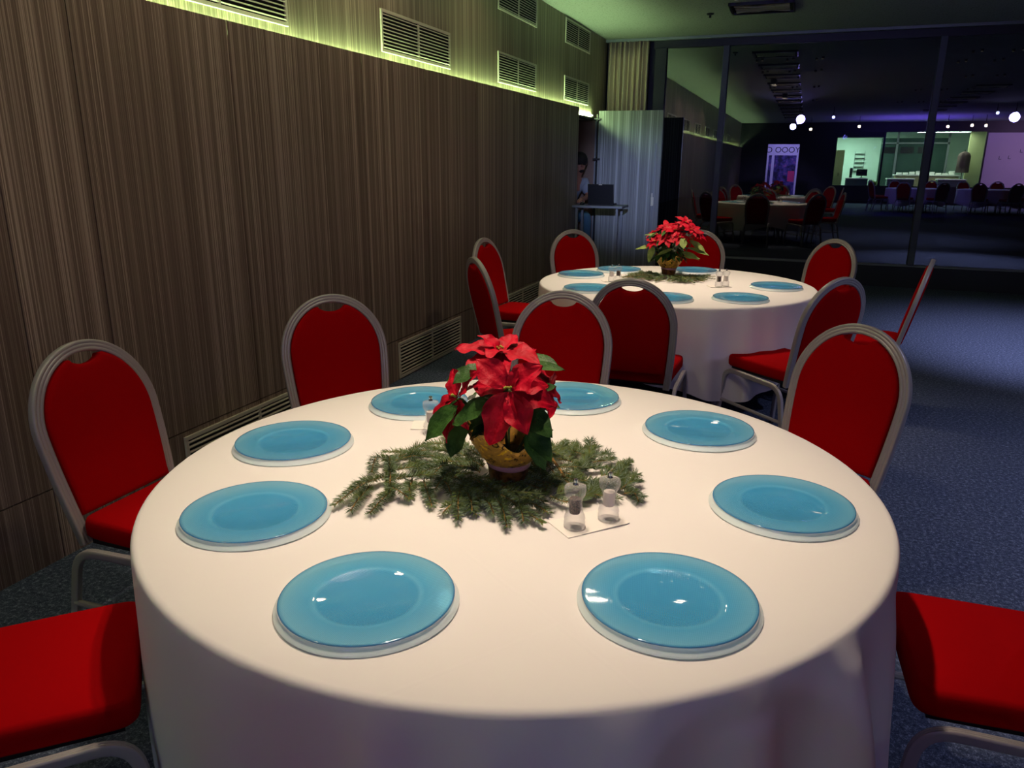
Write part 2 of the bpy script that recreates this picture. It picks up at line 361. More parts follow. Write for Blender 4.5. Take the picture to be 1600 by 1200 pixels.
# ---------------------------------------------------------------- vents
def make_vent(name, label, group, L, Hh, n):
    t = thing(name, label, 'vent', (0, 0, 0), 0, group)          # local: y along wall, z up, x out of wall
    bm = NB(); fw = 0.02
    box(bm, 0, 0.012, 0, L, 0, fw, bev=0.002); box(bm, 0, 0.012, 0, L, Hh - fw, Hh, bev=0.002)
    box(bm, 0, 0.012, 0, fw, fw, Hh - fw, bev=0.002); box(bm, 0, 0.012, L - fw, L, fw, Hh - fw, bev=0.002)
    box(bm, 0, 0.011, L / 2 - 0.008, L / 2 + 0.008, fw, Hh - fw)
    obj('frame', bm, 'vent', t)
    bm = NB(); p = (Hh - 2 * fw) / n
    for k in range(n):
        z = fw + p * (k + 0.5)
        for a, b in ((fw, L / 2 - 0.008), (L / 2 + 0.008, L - fw)):
            box(bm, -0.005, 0.006, a, b, -0.0032, 0.0032, mtx=Matrix.Translation((-0.004, 0, z)) @ Matrix.Rotation(math.radians(22), 4, 'Y'))
    obj('louvre', bm, 'vent', t)
    bm = NB(); box(bm, 0.0004, 0.0015, fw * .5, L - fw * .5, fw * .5, Hh - fw * .5); obj('backing', bm, 'dark', t)
    for o in t.children: o.location = (0.0, 0, 0)
    for o in t.children:
        if o.name.startswith('louvre'): o.location = (0.011, 0, 0)
    return t
g1 = 'ventilation grilles along the upper wall'; g2 = 'ventilation grilles at the foot of the wall'; g0 = 'high ventilation grilles under the ceiling'
vt = make_vent('wall_vent', 'large louvred wall grille just above the green light strip, second from the left', g1, 1.06, 0.26, 10)
vt.location = (UX, 4.76, 2.20)
dup(vt, (UX, 2.70, 2.20), 0, 'louvred wall grille above the green light strip, cut by the top left of the photo', g1)
dup(vt, (UX, 6.84, 2.20), 0, 'louvred grille above the green light strip, third along, below a higher grille', g1)
dup(vt, (UX, 8.91, 2.20), 0, 'smallest looking louvred grille just above the light strip, nearest the curtain', g1)
for k in range(5): dup(vt, (UX, 0.62 - 2.07 * k, 2.20), 0, 'louvred wall grille seen only as a dim reflection in the left glass', 'reflected wall grilles')
dup(vt, (UX, 6.84, 2.80), 0, 'louvred grille right under the ceiling, cut by the top of the photo', g0)
dup(vt, (UX, 8.91, 2.80), 0, 'louvred grille tucked under the ceiling corner nearest the curtain', g0)
vb = make_vent('floor_vent', 'louvred grille at the wall foot, seen behind the poinsettia beside the second chair', g2, 1.08, 0.262, 9)
vb.location = (WX + 0.0005, 4.70, 0.008)
dup(vb, (WX + 0.0005, 2.62, 0.008), 0, 'louvred grille at the wall foot between the two left chairs of the near table', g2)
dup(vb, (WX + 0.0005, 6.80, 0.008), 0, 'louvred grille at the wall foot beside the far table, behind a red chair', g2)

# ---------------------------------------------------------------- door leaf, curtain
d = thing('open_door', 'tall pale streaked door leaf standing open beside the curtain', 'door', (-2.55, 10.06, 0))
d['kind'] = 'structure'; d.name = 'door_1'; del d['label']; del d['category']
bm = NB(); box(bm, 0, 0.82, 0, 0.04, 0.02, 2.14, bev=0.002); obj('door_panel', bm, 'leaf_door', d)
bm = NB(); box(bm, 0.735, 0.75, -0.012, -0.0005, 0.25, 1.75, bev=0.002); obj('bolt_rod', bm, 'trim', d)
bm = NB(); box(bm, 0.725, 0.76, -0.035, -0.0125, 0.98, 1.09, bev=0.006); box(bm, 0.735, 0.75, -0.06, -0.035, 1.0, 1.14, bev=0.004); obj('bolt_handle', bm, 'vent', d)
for z in (2.04, 1.55, 0.3):
    bm = NB(); box(bm, -0.06, 0.035, -0.02, -0.0005, z - 0.012, z + 0.012, bev=0.003); lathe(bm, [(0.011, z - 0.03), (0.011, z + 0.03)], 10, -0.012, -0.012); obj('hinge', bm, 'black', d)
bm = NB(); sweep(bm, [(-0.018, -0.01, 0.1), (-0.018, -0.01, 2.1)], circ(0.005, 6)); obj('closing_rod', bm, 'black', d)
def curtain_mesh(x0, x1, y0, z0, z1, n=90, amp=0.028, waves=9):
    V = []; F = []
    rz = 14
    for i in range(n + 1):
        u = i / n
        for k in range(rz + 1):
            v = k / rz; a = amp * (0.7 + 0.3 * v)
            x = x0 + (x1 - x0) * u + 0.008 * math.sin(u * 40 + 2 * v)
            V.append((x, y0 + a * math.sin(u * waves * 2 * PI + 0.8 * math.sin(7 * u)) + 0.25 * a * math.sin(u * 57), z0 + (z1 - z0) * v))
    for i in range(n):
        for k in range(rz):
            a = i * (rz + 1) + k; F.append((a, a + rz + 1, a + rz + 2, a + 1))
    return (V, F)
cu = obj('curtain', curtain_mesh(-2.64, -2.09, GY - 0.09, 0.03, CEIL - 0.038, n=180), 'curtain', smooth='all')
cu.modifiers.new('thick', 'SOLIDIFY').thickness = 0.003
tag(cu, 'cream pleated curtain hanging in the corner behind the open door', 'curtain')

# ---------------------------------------------------------------- table (board, legs) and cloth
def banquet_table(T, label):
    t = thing('round_table', label, 'table', (T[0], T[1], 0))
    bm = NB(); lathe(bm, [(0.0, 0.715), (0.87, 0.715), (0.88, 0.72), (0.88, 0.735), (0.875, 0.739), (0.0, 0.739)], 64); obj('tabletop', bm, 'card', t)
    for a in range(4):
        c, s = math.cos(PI / 4 + a * PI / 2), math.sin(PI / 4 + a * PI / 2)
        bm = NB(); sweep(bm, [(c * 0.5, s * 0.5, 0.0), (c * 0.42, s * 0.42, 0.714)], circ(0.016, 10), side=(c, s, 0)); obj('leg', bm, 'metalgrey', t)
    return t
def cloth_mesh(seed, hem, R0=0.895, ztop=0.745, extra=()):
    rnd = random.Random(seed); N = 288
    ridges = [(rnd.uniform(0, 2 * PI), rnd.uniform(0.04, 0.12), rnd.uniform(0.25, 1.0)) for _ in range(15)] + list(extra)
    def fold(t):
        v = 0
        for c, w_, a in ridges:
            d_ = (t - c + PI) % (2 * PI) - PI; v += a * math.exp(-(d_ / w_) ** 2)
        return v
    f = [min(fold(2 * PI * i / N), 2.3) * (1.0 - 0.85 * math.exp(-(((2 * PI * i / N - 3.93) / 0.34) ** 2))) for i in range(N)]
    prof = [(0.0, 0, 0), (0.2, 0, 0), (0.4, 0, 0), (0.6, 0, 0), (0.75, 0, 0), (0.84, 0, 0), (R0 - 0.012, 0, 0), (R0 - 0.004, -0.0015, 0), (R0 + 0.001, -0.006, 0), (R0 + 0.004, -0.013, 0)]
    V = [(0, 0, ztop)]; F = []
    rings = [(r, z, None) for r, z, _ in prof[1:]] + [(R0 + 0.004, None, k / 22) for k in range(1, 23)]
    for r, dz, t in rings:
        for i in range(N):
            a = 2 * PI * i / N
            if t is None:
                rr = r; zz = ztop + dz
                if r < 0.86: zz += 0.0009 * math.sin(3 * r * math.cos(a - .4) * 6)
            else:
                h = hem + 0.05 * math.cos(4 * a + 0.9) + 0.012 * math.sin(9 * a + seed)
                drop = ztop - 0.013 - h; zz = ztop - 0.013 - drop * t
                tt = t ** 0.75
                rr = r + 0.010 * tt + 0.058 * f[i] * t ** 0.55 + 0.004 * math.sin(5 * a + 6 * t + seed) * t
            V.append((rr * math.cos(a), rr * math.sin(a), zz))
    for i in range(N): F.append((0, 1 + i, 1 + (i + 1) % N))
    for k in range(len(rings) - 1):
        for i in range(N):
            a = 1 + k * N + i; b = 1 + k * N + (i + 1) % N; F.append((a, a + N, b + N, b))
    return (V, F)
def cloth(T, seed, hem, label, group=None, extra=()):
    o = obj('tablecloth', cloth_mesh(seed, hem, extra=extra), 'cloth', smooth='all', loc=(T[0], T[1], 0)); return tag(o, label, 'tablecloth', group)
banquet_table(T1, 'round table under the near white cloth, closest to the camera')
cloth(T1, 3, 0.12, 'large white tablecloth in the foreground with purple-tinted hanging sides', extra=((-0.30, 0.06, 0.9), (-0.54, 0.055, 2.4), (-0.80, 0.06, 1.2), (-1.05, 0.08, 0.9), (-1.45, 0.05, 0.8)))
banquet_table(T2, 'round table under the smaller looking white cloth in the background')
cloth(T2, 8, 0.27, 'white tablecloth on the far round table, hem ending above the floor', extra=((-0.95, 0.08, 1.0), (-1.5, 0.1, 0.9), (-1.2, 0.07, 0.9)))

# ---------------------------------------------------------------- banquet chair
RIB = []
def rib_profile(wd, dp):
    pts = []
    k = 3; n = 12
    for i in range(n + 1):
        u = -1 + 2 * i / n; pts.append((u * wd / 2 * 0.92, dp / 2 + 0.0022 * abs(math.cos(u * k * PI / 2)) ** 0.6))
    pts.append((wd / 2, dp / 4)); pts.append((wd / 2, -dp / 4))
    for i in range(n + 1):
        u = 1 - 2 * i / n; pts.append((u * wd / 2 * 0.92, -dp / 2 - 0.0022 * abs(math.cos(u * k * PI / 2)) ** 0.6))
    pts.append((-wd / 2, -dp / 4)); pts.append((-wd / 2, dp / 4))
    return pts
TILT = math.radians(13)
def back_pt(u, v, dn=0.0):      # v: height along the back from z=0.40; dn: offset forward
    return Vector((u, -0.205 - (v) * math.sin(TILT) + dn * math.cos(TILT), 0.40 + v * math.cos(TILT) + dn * math.sin(TILT)))
def back_outline(inset):
    """half-outline of the back from the bottom up over the arch, in (u,v)"""
    H = 0.575 - inset; pts = []
    wmax = 0.208 - inset
    cv = 0.345
    for k in range(9):
        v = 0.0 + (cv) * k / 9
        u = wmax - 0.030 * (1 - v / cv) ** 1.5
        pts.append((u, v))
    for k in range(0, 19):
        a = PI / 2 * k / 18
        pts.append((wmax * math.cos(a) if k < 18 else 0.0, cv + (H - cv) * math.sin(a)))
    return pts
def make_chair(name, label):
    t = thing(name, label, 'chair')
    # back frame
    h = back_outline(0.0); path2 = [(-u, v) for u, v in h] + [(u, v) for u, v in reversed(h[:-1])]
    bm = NB(); sweep(bm, [back_pt(u, v) for u, v in path2], [(b_, a_) for a_, b_ in rib_profile(0.036, 0.022)], side=(0, -math.cos(TILT), -math.sin(TILT)))
    bmesh.ops.recalc_face_normals(bm, faces=bm.faces)
    obj('back_frame', bm, 'metalgrey', t, smooth=50)
    # back pad: outline inside the frame, notch on top
    ins = 0.020; h = [(u, v) for u, v in back_outline(ins) if v > 0.10]
    top = []
    for k, (u, v) in enumerate(h):
        top.append((u, v))
    nw = 0.058; dep = 0.034
    out = [(h[0][0], 0.085)] + [(u, v) for u, v in h if u > nw]
    vn = [v for u, v in h if u > nw][-1]
    for k in range(1, 16):
        a = k / 16; u = nw * math.cos(PI * a); out.append((u, vn + 0.006 - (dep - 0.006) * max(0.0, 1 - (u / nw) ** 2) ** 0.5))
    out += [(-u, v) for u, v in reversed([(u, v) for u, v in h if u > nw])] + [(-h[0][0], 0.085)]
    bm = NB(); th = 0.021
    cu_ = (0.0, 0.30)
    layers = [(1.0, -th * .75), (0.985, -th), (0.93, -th * 1.12), (0.6, -th * 1.3), (0.0, -th * 1.35)]
    def ring(s, dn): return [bm.verts.new(back_pt(cu_[0] + (u - cu_[0]) * s, cu_[1] + (v - cu_[1]) * s, dn)) for u, v in out]
    fr_ = [ring(s, -dn) for s, dn in layers[:4]]; bk_ = [ring(s, dn * 0.8) for s, dn in layers[:4]]
    n = len(out)
    for A in (fr_, bk_):
        for a, b in zip(A, A[1:]):
            for i in range(n):
                j = (i + 1) % n; bm.faces.new((a[i], a[j], b[j], b[i]))
        c = bm.verts.new(back_pt(0, 0.30, th * 1.35 if A is fr_ else -th * 1.1))
        for i in range(n): bm.faces.new((A[-1][i], A[-1][(i + 1) % n], c))
    for i in range(n):
        j = (i + 1) % n; bm.faces.new((bk_[0][i], bk_[0][j], fr_[0][j], fr_[0][i]))
    bmesh.ops.recalc_face_normals(bm, faces=bm.faces)
    obj('backrest', bm, 'red', t, smooth=60)
    # seat
    bm = NB(); n = 56
    def so(s, z, grow=0):
        vs = []
        for i in range(n):
            a = 2 * PI * i / n; c, s_ = math.cos(a), math.sin(a); e = 0.16
            x = abs(c) ** e * (1 if c > 0 else -1); y = abs(s_) ** e * (1 if s_ > 0 else -1)
            wd = 0.206 - 0.014 * (0.5 - 0.5 * y)
            vs.append(bm.verts.new((x * wd * s, y * 0.212 * s + 0.008, z)))
        return vs
    rs = [so(0.97, 0.424), so(1.0, 0.432), so(1.005, 0.455), so(0.998, 0.474), so(0.980, 0.484), so(0.94, 0.488), so(0.6, 0.492), so(0.2, 0.493)]
    for a, b in zip(rs, rs[1:]):
        for i in range(n): j = (i + 1) % n; bm.faces.new((a[i], a[j], b[j], b[i]))
    bm.faces.new(rs[-1]); bm.faces.new(list(reversed(rs[0])))
    obj('seat', bm, 'red', t, smooth=60)
    boxes('seat_base', [(-0.185, 0.185, -0.17, 0.19, 0.408, 0.424)], 'black', t)
    for s in (-1, 1):
        x = s * 0.217
        path = fillet([(x * 1.06, 0.245, 0.004), (x, 0.205, 0.407), (x, -0.20, 0.393), (x * 1.04, -0.275, 0.004)], 0.075, 7)
        bm = NB(); sweep(bm, path, rib_profile(0.020, 0.022), side=(1, 0, 0)); bmesh.ops.recalc_face_normals(bm, faces=bm.faces)
        o = obj('leg_frame', bm, 'metalgrey', t, smooth=50)
        bm = NB(); sweep(bm, [(x * 1.04, 0.221, 0.225), (x * 1.03, -0.232, 0.215)], circ(0.010, 8)); obj('stretcher', bm, 'metalgrey', t, smooth=True)
        for yy in (0.2452, -0.2755):
            bm = NB(); lathe(bm, [(0.016, 0.0), (0.016, 0.012), (0.013, 0.016)], 10, x * 1.06 if yy > 0 else x * 1.04, yy); obj('foot_cap', bm, 'black', o)
    return t
def seat_at(T, ang, r=1.15, turn=0.0, dx=0, dy=0):
    a = math.radians(ang)
    return (T[0] + r * math.cos(a) + dx, T[1] + r * math.sin(a) + dy, 0), a + PI / 2 + math.radians(turn)
gN = 'red banquet chairs around the near table'; gF = 'red banquet chairs around the far table'
ch0 = make_chair('banquet_chair', 'red round-backed chair at far left of the near table, closest to the wall panelling')
loc, rz = seat_at(T1, 180, 1.10, 0, 0, -0.03); ch0.location = loc; ch0.rotation_euler = (0, 0, rz); ch0['group'] = gN
def place(T, ang, label, group, r=1.15, turn=0.0, dx=0, dy=0):
    loc, rz = seat_at(T, ang, r, turn, dx, dy); return dup(ch0, loc, rz, label, group)
place(T1, 139, 'red round-backed chair near the wall panelling, second from the left at the near table', gN, 1.19, 0, -0.05, 0.0)
place(T1, 100, 'red round-backed chair right behind the near table poinsettia', gN, 1.13, -3, -0.075, 0.03)
place(T1, 53, 'red round-backed chair at the right rear of the near table, facing the camera', gN, 1.13, 2)
place(T1, -136, 'chair at bottom left of the photo, only its bright red seat in view', gN, 1.13)
place(T1, 3, 'chair at bottom right of the photo, only its bright red seat in view', gN, 1.13, 0, 0.03, -0.03)
place(T1, -88, 'chair set at the near side of the near table, below the photo edge', gN, 1.36)
place(T1, -42, 'chair pulled back from the near right side of the near table, below the photo edge', gN, 1.36)
place(T2, 175, 'leftmost chair of the far table showing its red front, near the wall', gF, 1.10)
place(T2, -138, 'chair in shade at far left seen from behind, between wall and far table', gF, 1.12, 0, 0.05)
place(T2, 133, 'red chair at the rear left of the far table, in front of the laptop stand', gF, 1.17)
place(T2, 89, 'red chair half hidden behind the far poinsettia', gF, 1.20, 0, -0.06)
place(T2, -90, 'dark chair seen from behind at the front of the far table', gF, 1.13, 0, 0.01)
place(T2, 50, 'red chair at the right rear of the far table before the dark window', gF, 1.16, 0, 0.06)
place(T2, -44, 'chair seen from behind at the right front of the far table, seat and legs visible', gF, 1.13, 2, -0.08)
place(T2, 3, 'chair seen edge-on at the far right of the far table', gF, 1.18, -13)

# ---------------------------------------------------------------- plates
def make_plate():
    t = thing('glass_plate', 'x', 'plate')
    bm = NB(); lathe(bm, [(0.0, 0.010), (0.088, 0.010), (0.094, 0.0125), (0.104, 0.0135), (0.149, 0.0165), (0.1560, 0.0175)], 96, cap=False)
    obj('blue_disc', bm, 'plate', t, smooth='all')
    bm = NB(); lathe(bm, [(0.1560, 0.0175), (0.1580, 0.0171), (0.1586, 0.0156), (0.1575, 0.0148)], 96, cap=False)
    obj('rim', bm, 'plate_edge', t, smooth='all')
    bm = NB(); lathe(bm, [(0.1575, 0.0148), (0.1595, 0.0085), (0.1650, 0.0050), (0.1668, 0.002), (0.1655, 0.0), (0.105, 0.0)], 96, cap=False)
    obj('clear_underlayer', bm, 'plate_low', t, smooth=50)
    return t
pl0 = make_plate(); ZT = 0.7465
nearP = [(-0.668, 1.062, 'blue glass plate at the front left of the near table, nearest the camera'),
 (-0.155, 1.255, 'blue glass plate at the front right of the near table with two bright highlights'),
 (-1.085, 1.278, 'blue glass plate on the left of the near table touching a fir twig'),
 (0.028, 1.753, 'blue glass plate at the right edge of the near table'),
 (-1.278, 1.690, 'blue glass plate on the near table in front of the leftmost chair back'),
 (-0.221, 2.215, 'blue glass plate at the right rear of the near table, before the right-hand chair'),
 (-1.115, 2.15, 'blue glass plate behind the lone mill at the rear left of the near table'),
 (-0.664, 2.386, 'blue glass plate right of the near poinsettia, before the middle chair')]
farP = [(-1.418, 5.247, 'blue plate at the far left of the far table'),
 (-1.222, 5.595, 'blue plate at the rear left of the far table, behind the mills'),
 (-0.695, 5.77, 'blue plate at the rear of the far table, right of the poinsettia pot'),
 (-0.104, 5.206, 'blue plate at the right end of the far table'),
 (-0.286, 4.66, 'blue plate at the front right of the far table'),
 (-1.206, 4.665, 'blue plate at the front left of the far table'),
 (-0.701, 4.50, 'blue plate on the far table mostly hidden by the dark chair back'),
 (-0.24, 5.62, 'blue plate at the rear right of the far table')]
for k, (x, y, l) in enumerate(nearP):
    if k == 0: pl0.location = (x, y, ZT); pl0['label'] = l; pl0['group'] = 'blue plates on the near table'
    else: dup(pl0, (x, y, ZT), 0.2 * k, l, 'blue plates on the near table')
for k, (x, y, l) in enumerate(farP[:7]): dup(pl0, (x, y, ZT), 0.3 * k, l, 'blue plates on the far table')

# ---------------------------------------------------------------- mills
def make_mill(fill, lab):
    t = thing('pepper_mill' if fill == 'pepper' else 'salt_mill', lab, 'mill')
    bm = NB(); prof = [(0.0, 0.0), (0.0225, 0.0), (0.0238, 0.003), (0.0236, 0.013), (0.0222, 0.016), (0.0236, 0.020), (0.0222, 0.028), (0.0185, 0.036), (0.0165, 0.044), (0.0160, 0.064), (0.0180, 0.070), (0.0225, 0.077), (0.0240, 0.084), (0.0240, 0.092), (0.0225, 0.096), (0.008, 0.0995), (0.0, 0.0995)]
    lathe(bm, prof, 40); bmesh.ops.recalc_face_normals(bm, faces=bm.faces); obj('body', bm, 'clear', t, smooth=60)
    bm = NB(); lathe(bm, [(0.0, 0.033), (0.0115, 0.033), (0.0128, 0.040), (0.0128, 0.064), (0.0125, 0.067), (0.0, 0.067)], 24); bmesh.ops.recalc_face_normals(bm, faces=bm.faces); obj('filling', bm, fill, t, smooth=50)
    bm = NB(); lathe(bm, [(0.0, 0.1008), (0.0065, 0.1008), (0.0045, 0.104), (0.0058, 0.108), (0.005, 0.1125), (0.0, 0.114)], 16); obj('knob', bm, 'chrome', t, smooth=50)
    return t
def card(x0, y0, rz, w_, h_, label):
    bm = NB(); box(bm, 0, w_, 0, h_, 0, 0.0022); o = obj('paper_card', bm, 'card'); o.location = (x0, y0, ZT - 0.0003); o.rotation_euler = (0, 0, rz); return tag(o, label, 'card')
rz = math.atan2(1.547 - 1.428, -0.288 + 0.395)
card(-0.395, 1.428, rz, 0.16, 0.088, 'white paper card under the two clear mills in front of the near poinsettia')
ZM = ZT + 0.0022
pm = make_mill('pepper', 'clear mill filled with dark pepper on the white card, near table'); pm.location = (-0.398, 1.484, ZM)
sm = make_mill('salt', 'clear mill with pale salt on the white card, right of the pepper mill'); sm.location = (-0.337, 1.548, ZM)
dup(sm, (-0.957, 1.913, ZM), 0, 'clear salt mill standing alone behind the poinsettia leaves, near table')
card(-1.03, 1.92, 0.35, 0.14, 0.085, 'small white card under the mill at the rear left of the near poinsettia')
dup(pm, (-0.895, 1.975, ZM), 0, 'pepper mill hidden behind the near poinsettia, beside the lone salt mill')
dup(sm, (-1.15, 5.04, ZM), 0, 'clear salt mill on the left side of the far table')
dup(pm, (-1.115, 5.09, ZM), 0, 'pepper mill on the left side of the far table behind the salt mill')
card(-1.19, 5.0, 0.5, 0.14, 0.09, 'white card under the mills on the left of the far table')
dup(pm, (-0.455, 5.085, ZM), 0, 'pepper mill on the right side of the far table')
dup(sm, (-0.415, 5.13, ZM), 0, 'clear salt mill on the right side of the far table, behind the pepper mill')
card(-0.50, 5.045, 0.4, 0.14, 0.09, 'white card under the mills on the right of the far table')

# ---------------------------------------------------------------- poinsettias
def leaf(V, F, base, d, nrm, L, W, droop=0.25, fold=0.15, wave=0.0, rnd=random, twist=0.0, nu=9, nv=6, shape=0.85):
    d = Vector(d).normalized(); n = Vector(nrm); n = (n - d * n.dot(d)).normalized(); s = d.cross(n)
    if twist: q = Matrix.Rotation(twist, 3, d); n = q @ n; s = q @ s
    b0 = len(V); ph = rnd.uniform(0, 6)
    for i in range(nu + 1):
        u = i / nu; c = Vector(base) + d * (L * (u - 0.10 * droop * u * u)) - n * (droop * L * u * u)
        w_ = W * 0.5 * (math.sin(PI * u ** shape) ** 0.8) * (1 + 0.10 * math.sin(9 * u + ph)) if 0 < u < 1 else 0.0
        for j in range(nv + 1):
            v = -1 + 2 * j / nv
            z = fold * abs(v) * w_ - 0.35 * fold * v * v * w_ + wave * W * math.sin(14 * u + ph + (1.5 if v > 0 else 0)) * abs(v) ** 1.5 * 0.5 - 0.02 * W * math.cos(abs(v) * 9)
            V.append(tuple(c + s * (v * w_) + n * z))
    for i in range(nu):
        for j in range(nv):
            a = b0 + i * (nv + 1) + j; F.append((a, a + 1, a + nv + 2, a + nv + 1))
def head(V, F, c, up, bracts, rnd):
    for d, L, W, dr in bracts: leaf(V, F, Vector(c) + Vector(d).normalized() * 0.006, d, up, L, W, dr, 0.34, 0.17, rnd, nu=14, nv=8)
def rand_head(V, F, c, up, R_, rnd, n=8):
    up = Vector(up).normalized(); a = up.orthogonal().normalized(); b = up.cross(a); o = rnd.uniform(0, 6)
    for k in range(n):
        an = o + 2 * PI * k / n + rnd.uniform(-.2, .2); d = a * math.cos(an) + b * math.sin(an) + up * rnd.uniform(0.05, 0.4)
        l = R_ * rnd.uniform(0.75, 1.1); leaf(V, F, c, d, up, l, l * 0.48, rnd.uniform(0.1, 0.4), 0.28, 0.1, rnd)
    for k in range(4):
        an = o + 2 * PI * k / 4 + .4; d = a * math.cos(an) + b * math.sin(an) + up * 0.8; l = R_ * 0.5; leaf(V, F, c, d, up, l, l * 0.5, 0.1, 0.3, 0.1, rnd)
def buds(bm, c, up, rnd):
    for k in range(6):
        o = Vector((rnd.uniform(-1, 1), rnd.uniform(-1, 1), rnd.uniform(-.3, .3))) * 0.007 + Vector(up).normalized() * 0.006 + Vector(c)
        bmesh.ops.create_icosphere(bm, subdivisions=1, radius=0.0032, matrix=Matrix.Translation(o))
def pot(t, sc_=1.0, points=4, flare=0.098, ph=0.4, h0=0.055, h1=0.135, deep=0.3):
    bm = NB(); lathe(bm, [(0.0, 0.0), (0.043, 0.0), (0.046, 0.004), (0.052, h0)], 40, cap=False, wob=lambda r, z, a, k: (r * (1 + 0.02 * math.sin(17 * a)), z)); obj('pot_base', bm, 'foil_low', t, smooth=50)
    bm = NB(); lathe(bm, [(0.0535, h0 - 0.007), (0.0548, h0 - 0.004), (0.0548, h0 + 0.005), (0.0535, h0 + 0.008)], 40, cap=False, wob=lambda r, z, a, k: (r, z + 0.0025 * math.sin(2 * a))); obj('ribbon', bm, 'ribbon', t, smooth='all')
    def wob(r, z, a, k):
        s = k / 8; p = max(0, math.cos(points * (a - ph) / 1.0)) ** 1.0
        rr = r + s * s * 0.010 * math.cos(points * (a - ph)) + 0.0025 * math.sin(23 * a + 3 * k) * (0.3 + s)
        return rr, z + s * s * 0.022 * math.cos(points * (a - ph)) + 0.003 * s * math.sin(7 * a)
    prof = [(0.052 + (flare - 0.052) * (k / 8) ** 0.8, h0 + 0.002 + (h1 - h0) * (k / 8)) for k in range(9)]
    bm = NB(); lathe(bm, prof, 96, cap=False, wob=wob); o = obj('foil_wrap', bm, 'foil', t, smooth=35); o.modifiers.new('thick', 'SOLIDIFY').thickness = 0.0012
    bm = NB(); lathe(bm, [(0.0, 0.082), (0.055, 0.08)], 24, cap=False); obj('soil', bm, 'soil', t)
rnd = random.Random(11)
P1 = Vector((-0.617, 1.655, ZT + 0.004))
pn = thing('potted_poinsettia', 'large red poinsettia in a gold foil wrapped pot on the near table', 'potted plant', P1)
pot(pn, flare=0.104, points=4, ph=-1.75)
L = lambda x, y, z: Vector((x, y, z)) - P1
stems = NB()
def stemto(p, r=0.0035, base=(0, 0, 0.07)):
    p = Vector(p); b = Vector(base) + Vector((p.x, p.y, 0)) * 0.15
    sweep(stems, smooth_path([b, b.lerp(p, 0.5) + Vector((p.x, p.y, 0)) * 0.1, p], 5), circ(r, 6))
heads = [
 (L(-0.573, 1.535, 1.030), (0.05, -0.75, 0.66), [((-0.075, -0.00, 0.062), 0.098, 0.064, 0.12), ((0.068, 0.0, 0.060), 0.092, 0.064, 0.1), ((-0.028, -0.035, -0.115), 0.128, 0.082, 0.02), ((0.050, -0.03, -0.078), 0.105, 0.064, 0.05),
   ((-0.10, 0.02, 0.004), 0.105, 0.06, 0.2), ((0.095, 0.02, -0.018), 0.108, 0.062, 0.32), ((0.03, 0.0, 0.08), 0.05, 0.028, 0.1), ((0.10, 0.05, 0.03), 0.09, 0.05, 0.4)]),
 (L(-0.640, 1.66, 1.082), (0, -0.28, 0.96), [((-0.10, -0.03, 0.012), 0.108, 0.062, 0.12), ((0.10, -0.04, 0.012), 0.112, 0.066, 0.22), ((-0.055, -0.09, -0.02), 0.115, 0.062, 0.3), ((0.04, -0.10, -0.01), 0.10, 0.062, 0.3),
   ((-0.06, 0.08, 0.02), 0.10, 0.06, 0.2), ((0.06, 0.08, 0.01), 0.10, 0.06, 0.2), ((0.02, 0.09, 0.05), 0.07, 0.045, 0.1), ((0.0, -0.1, 0.04), 0.075, 0.05, 0.4), ((-0.05, -0.02, 0.07), 0.06, 0.04, 0.4)]),
 (L(-0.712, 1.570, 0.985), (-0.62, -0.55, 0.55), [((0.045, -0.02, 0.068), 0.092, 0.06, 0.1), ((-0.055, -0.0, -0.03), 0.085, 0.05, 0.2), ((-0.015, -0.05, -0.08), 0.105, 0.062, 0.1), ((-0.04, 0.04, 0.05), 0.08, 0.055, 0.2),
   ((0.03, -0.05, -0.05), 0.08, 0.05, 0.2), ((-0.07, 0.05, -0.0), 0.08, 0.05, 0.3), ((0.02, 0.06, 0.03), 0.07, 0.05, 0.3)]),
 (L(-0.525, 1.66, 1.0), (0.7, -0.1, 0.6), [((0.04, -0.05, -0.05), 0.07, 0.045, 0.3), ((0.03, 0.05, -0.03), 0.07, 0.045, 0.3), ((-0.03, 0.06, 0.05), 0.07, 0.045, 0.2), ((-0.02, -0.07, 0.03), 0.06, 0.04, 0.2), ((0.03, 0.0, 0.05), 0.045, 0.03, 0.2)]),
]
for c, up, br in heads:
    V, F = [], []; head(V, F, c, up, br, rnd); o = obj('flower_head', (V, F), 'bract', pn, smooth='all')
    bm = NB(); buds(bm, c + Vector(up).normalized() * 0.005, up, rnd); obj('bud_cluster', bm, 'cyathia', o)
    stemto(c - Vector(up).normalized() * 0.004)
V, F = [], []
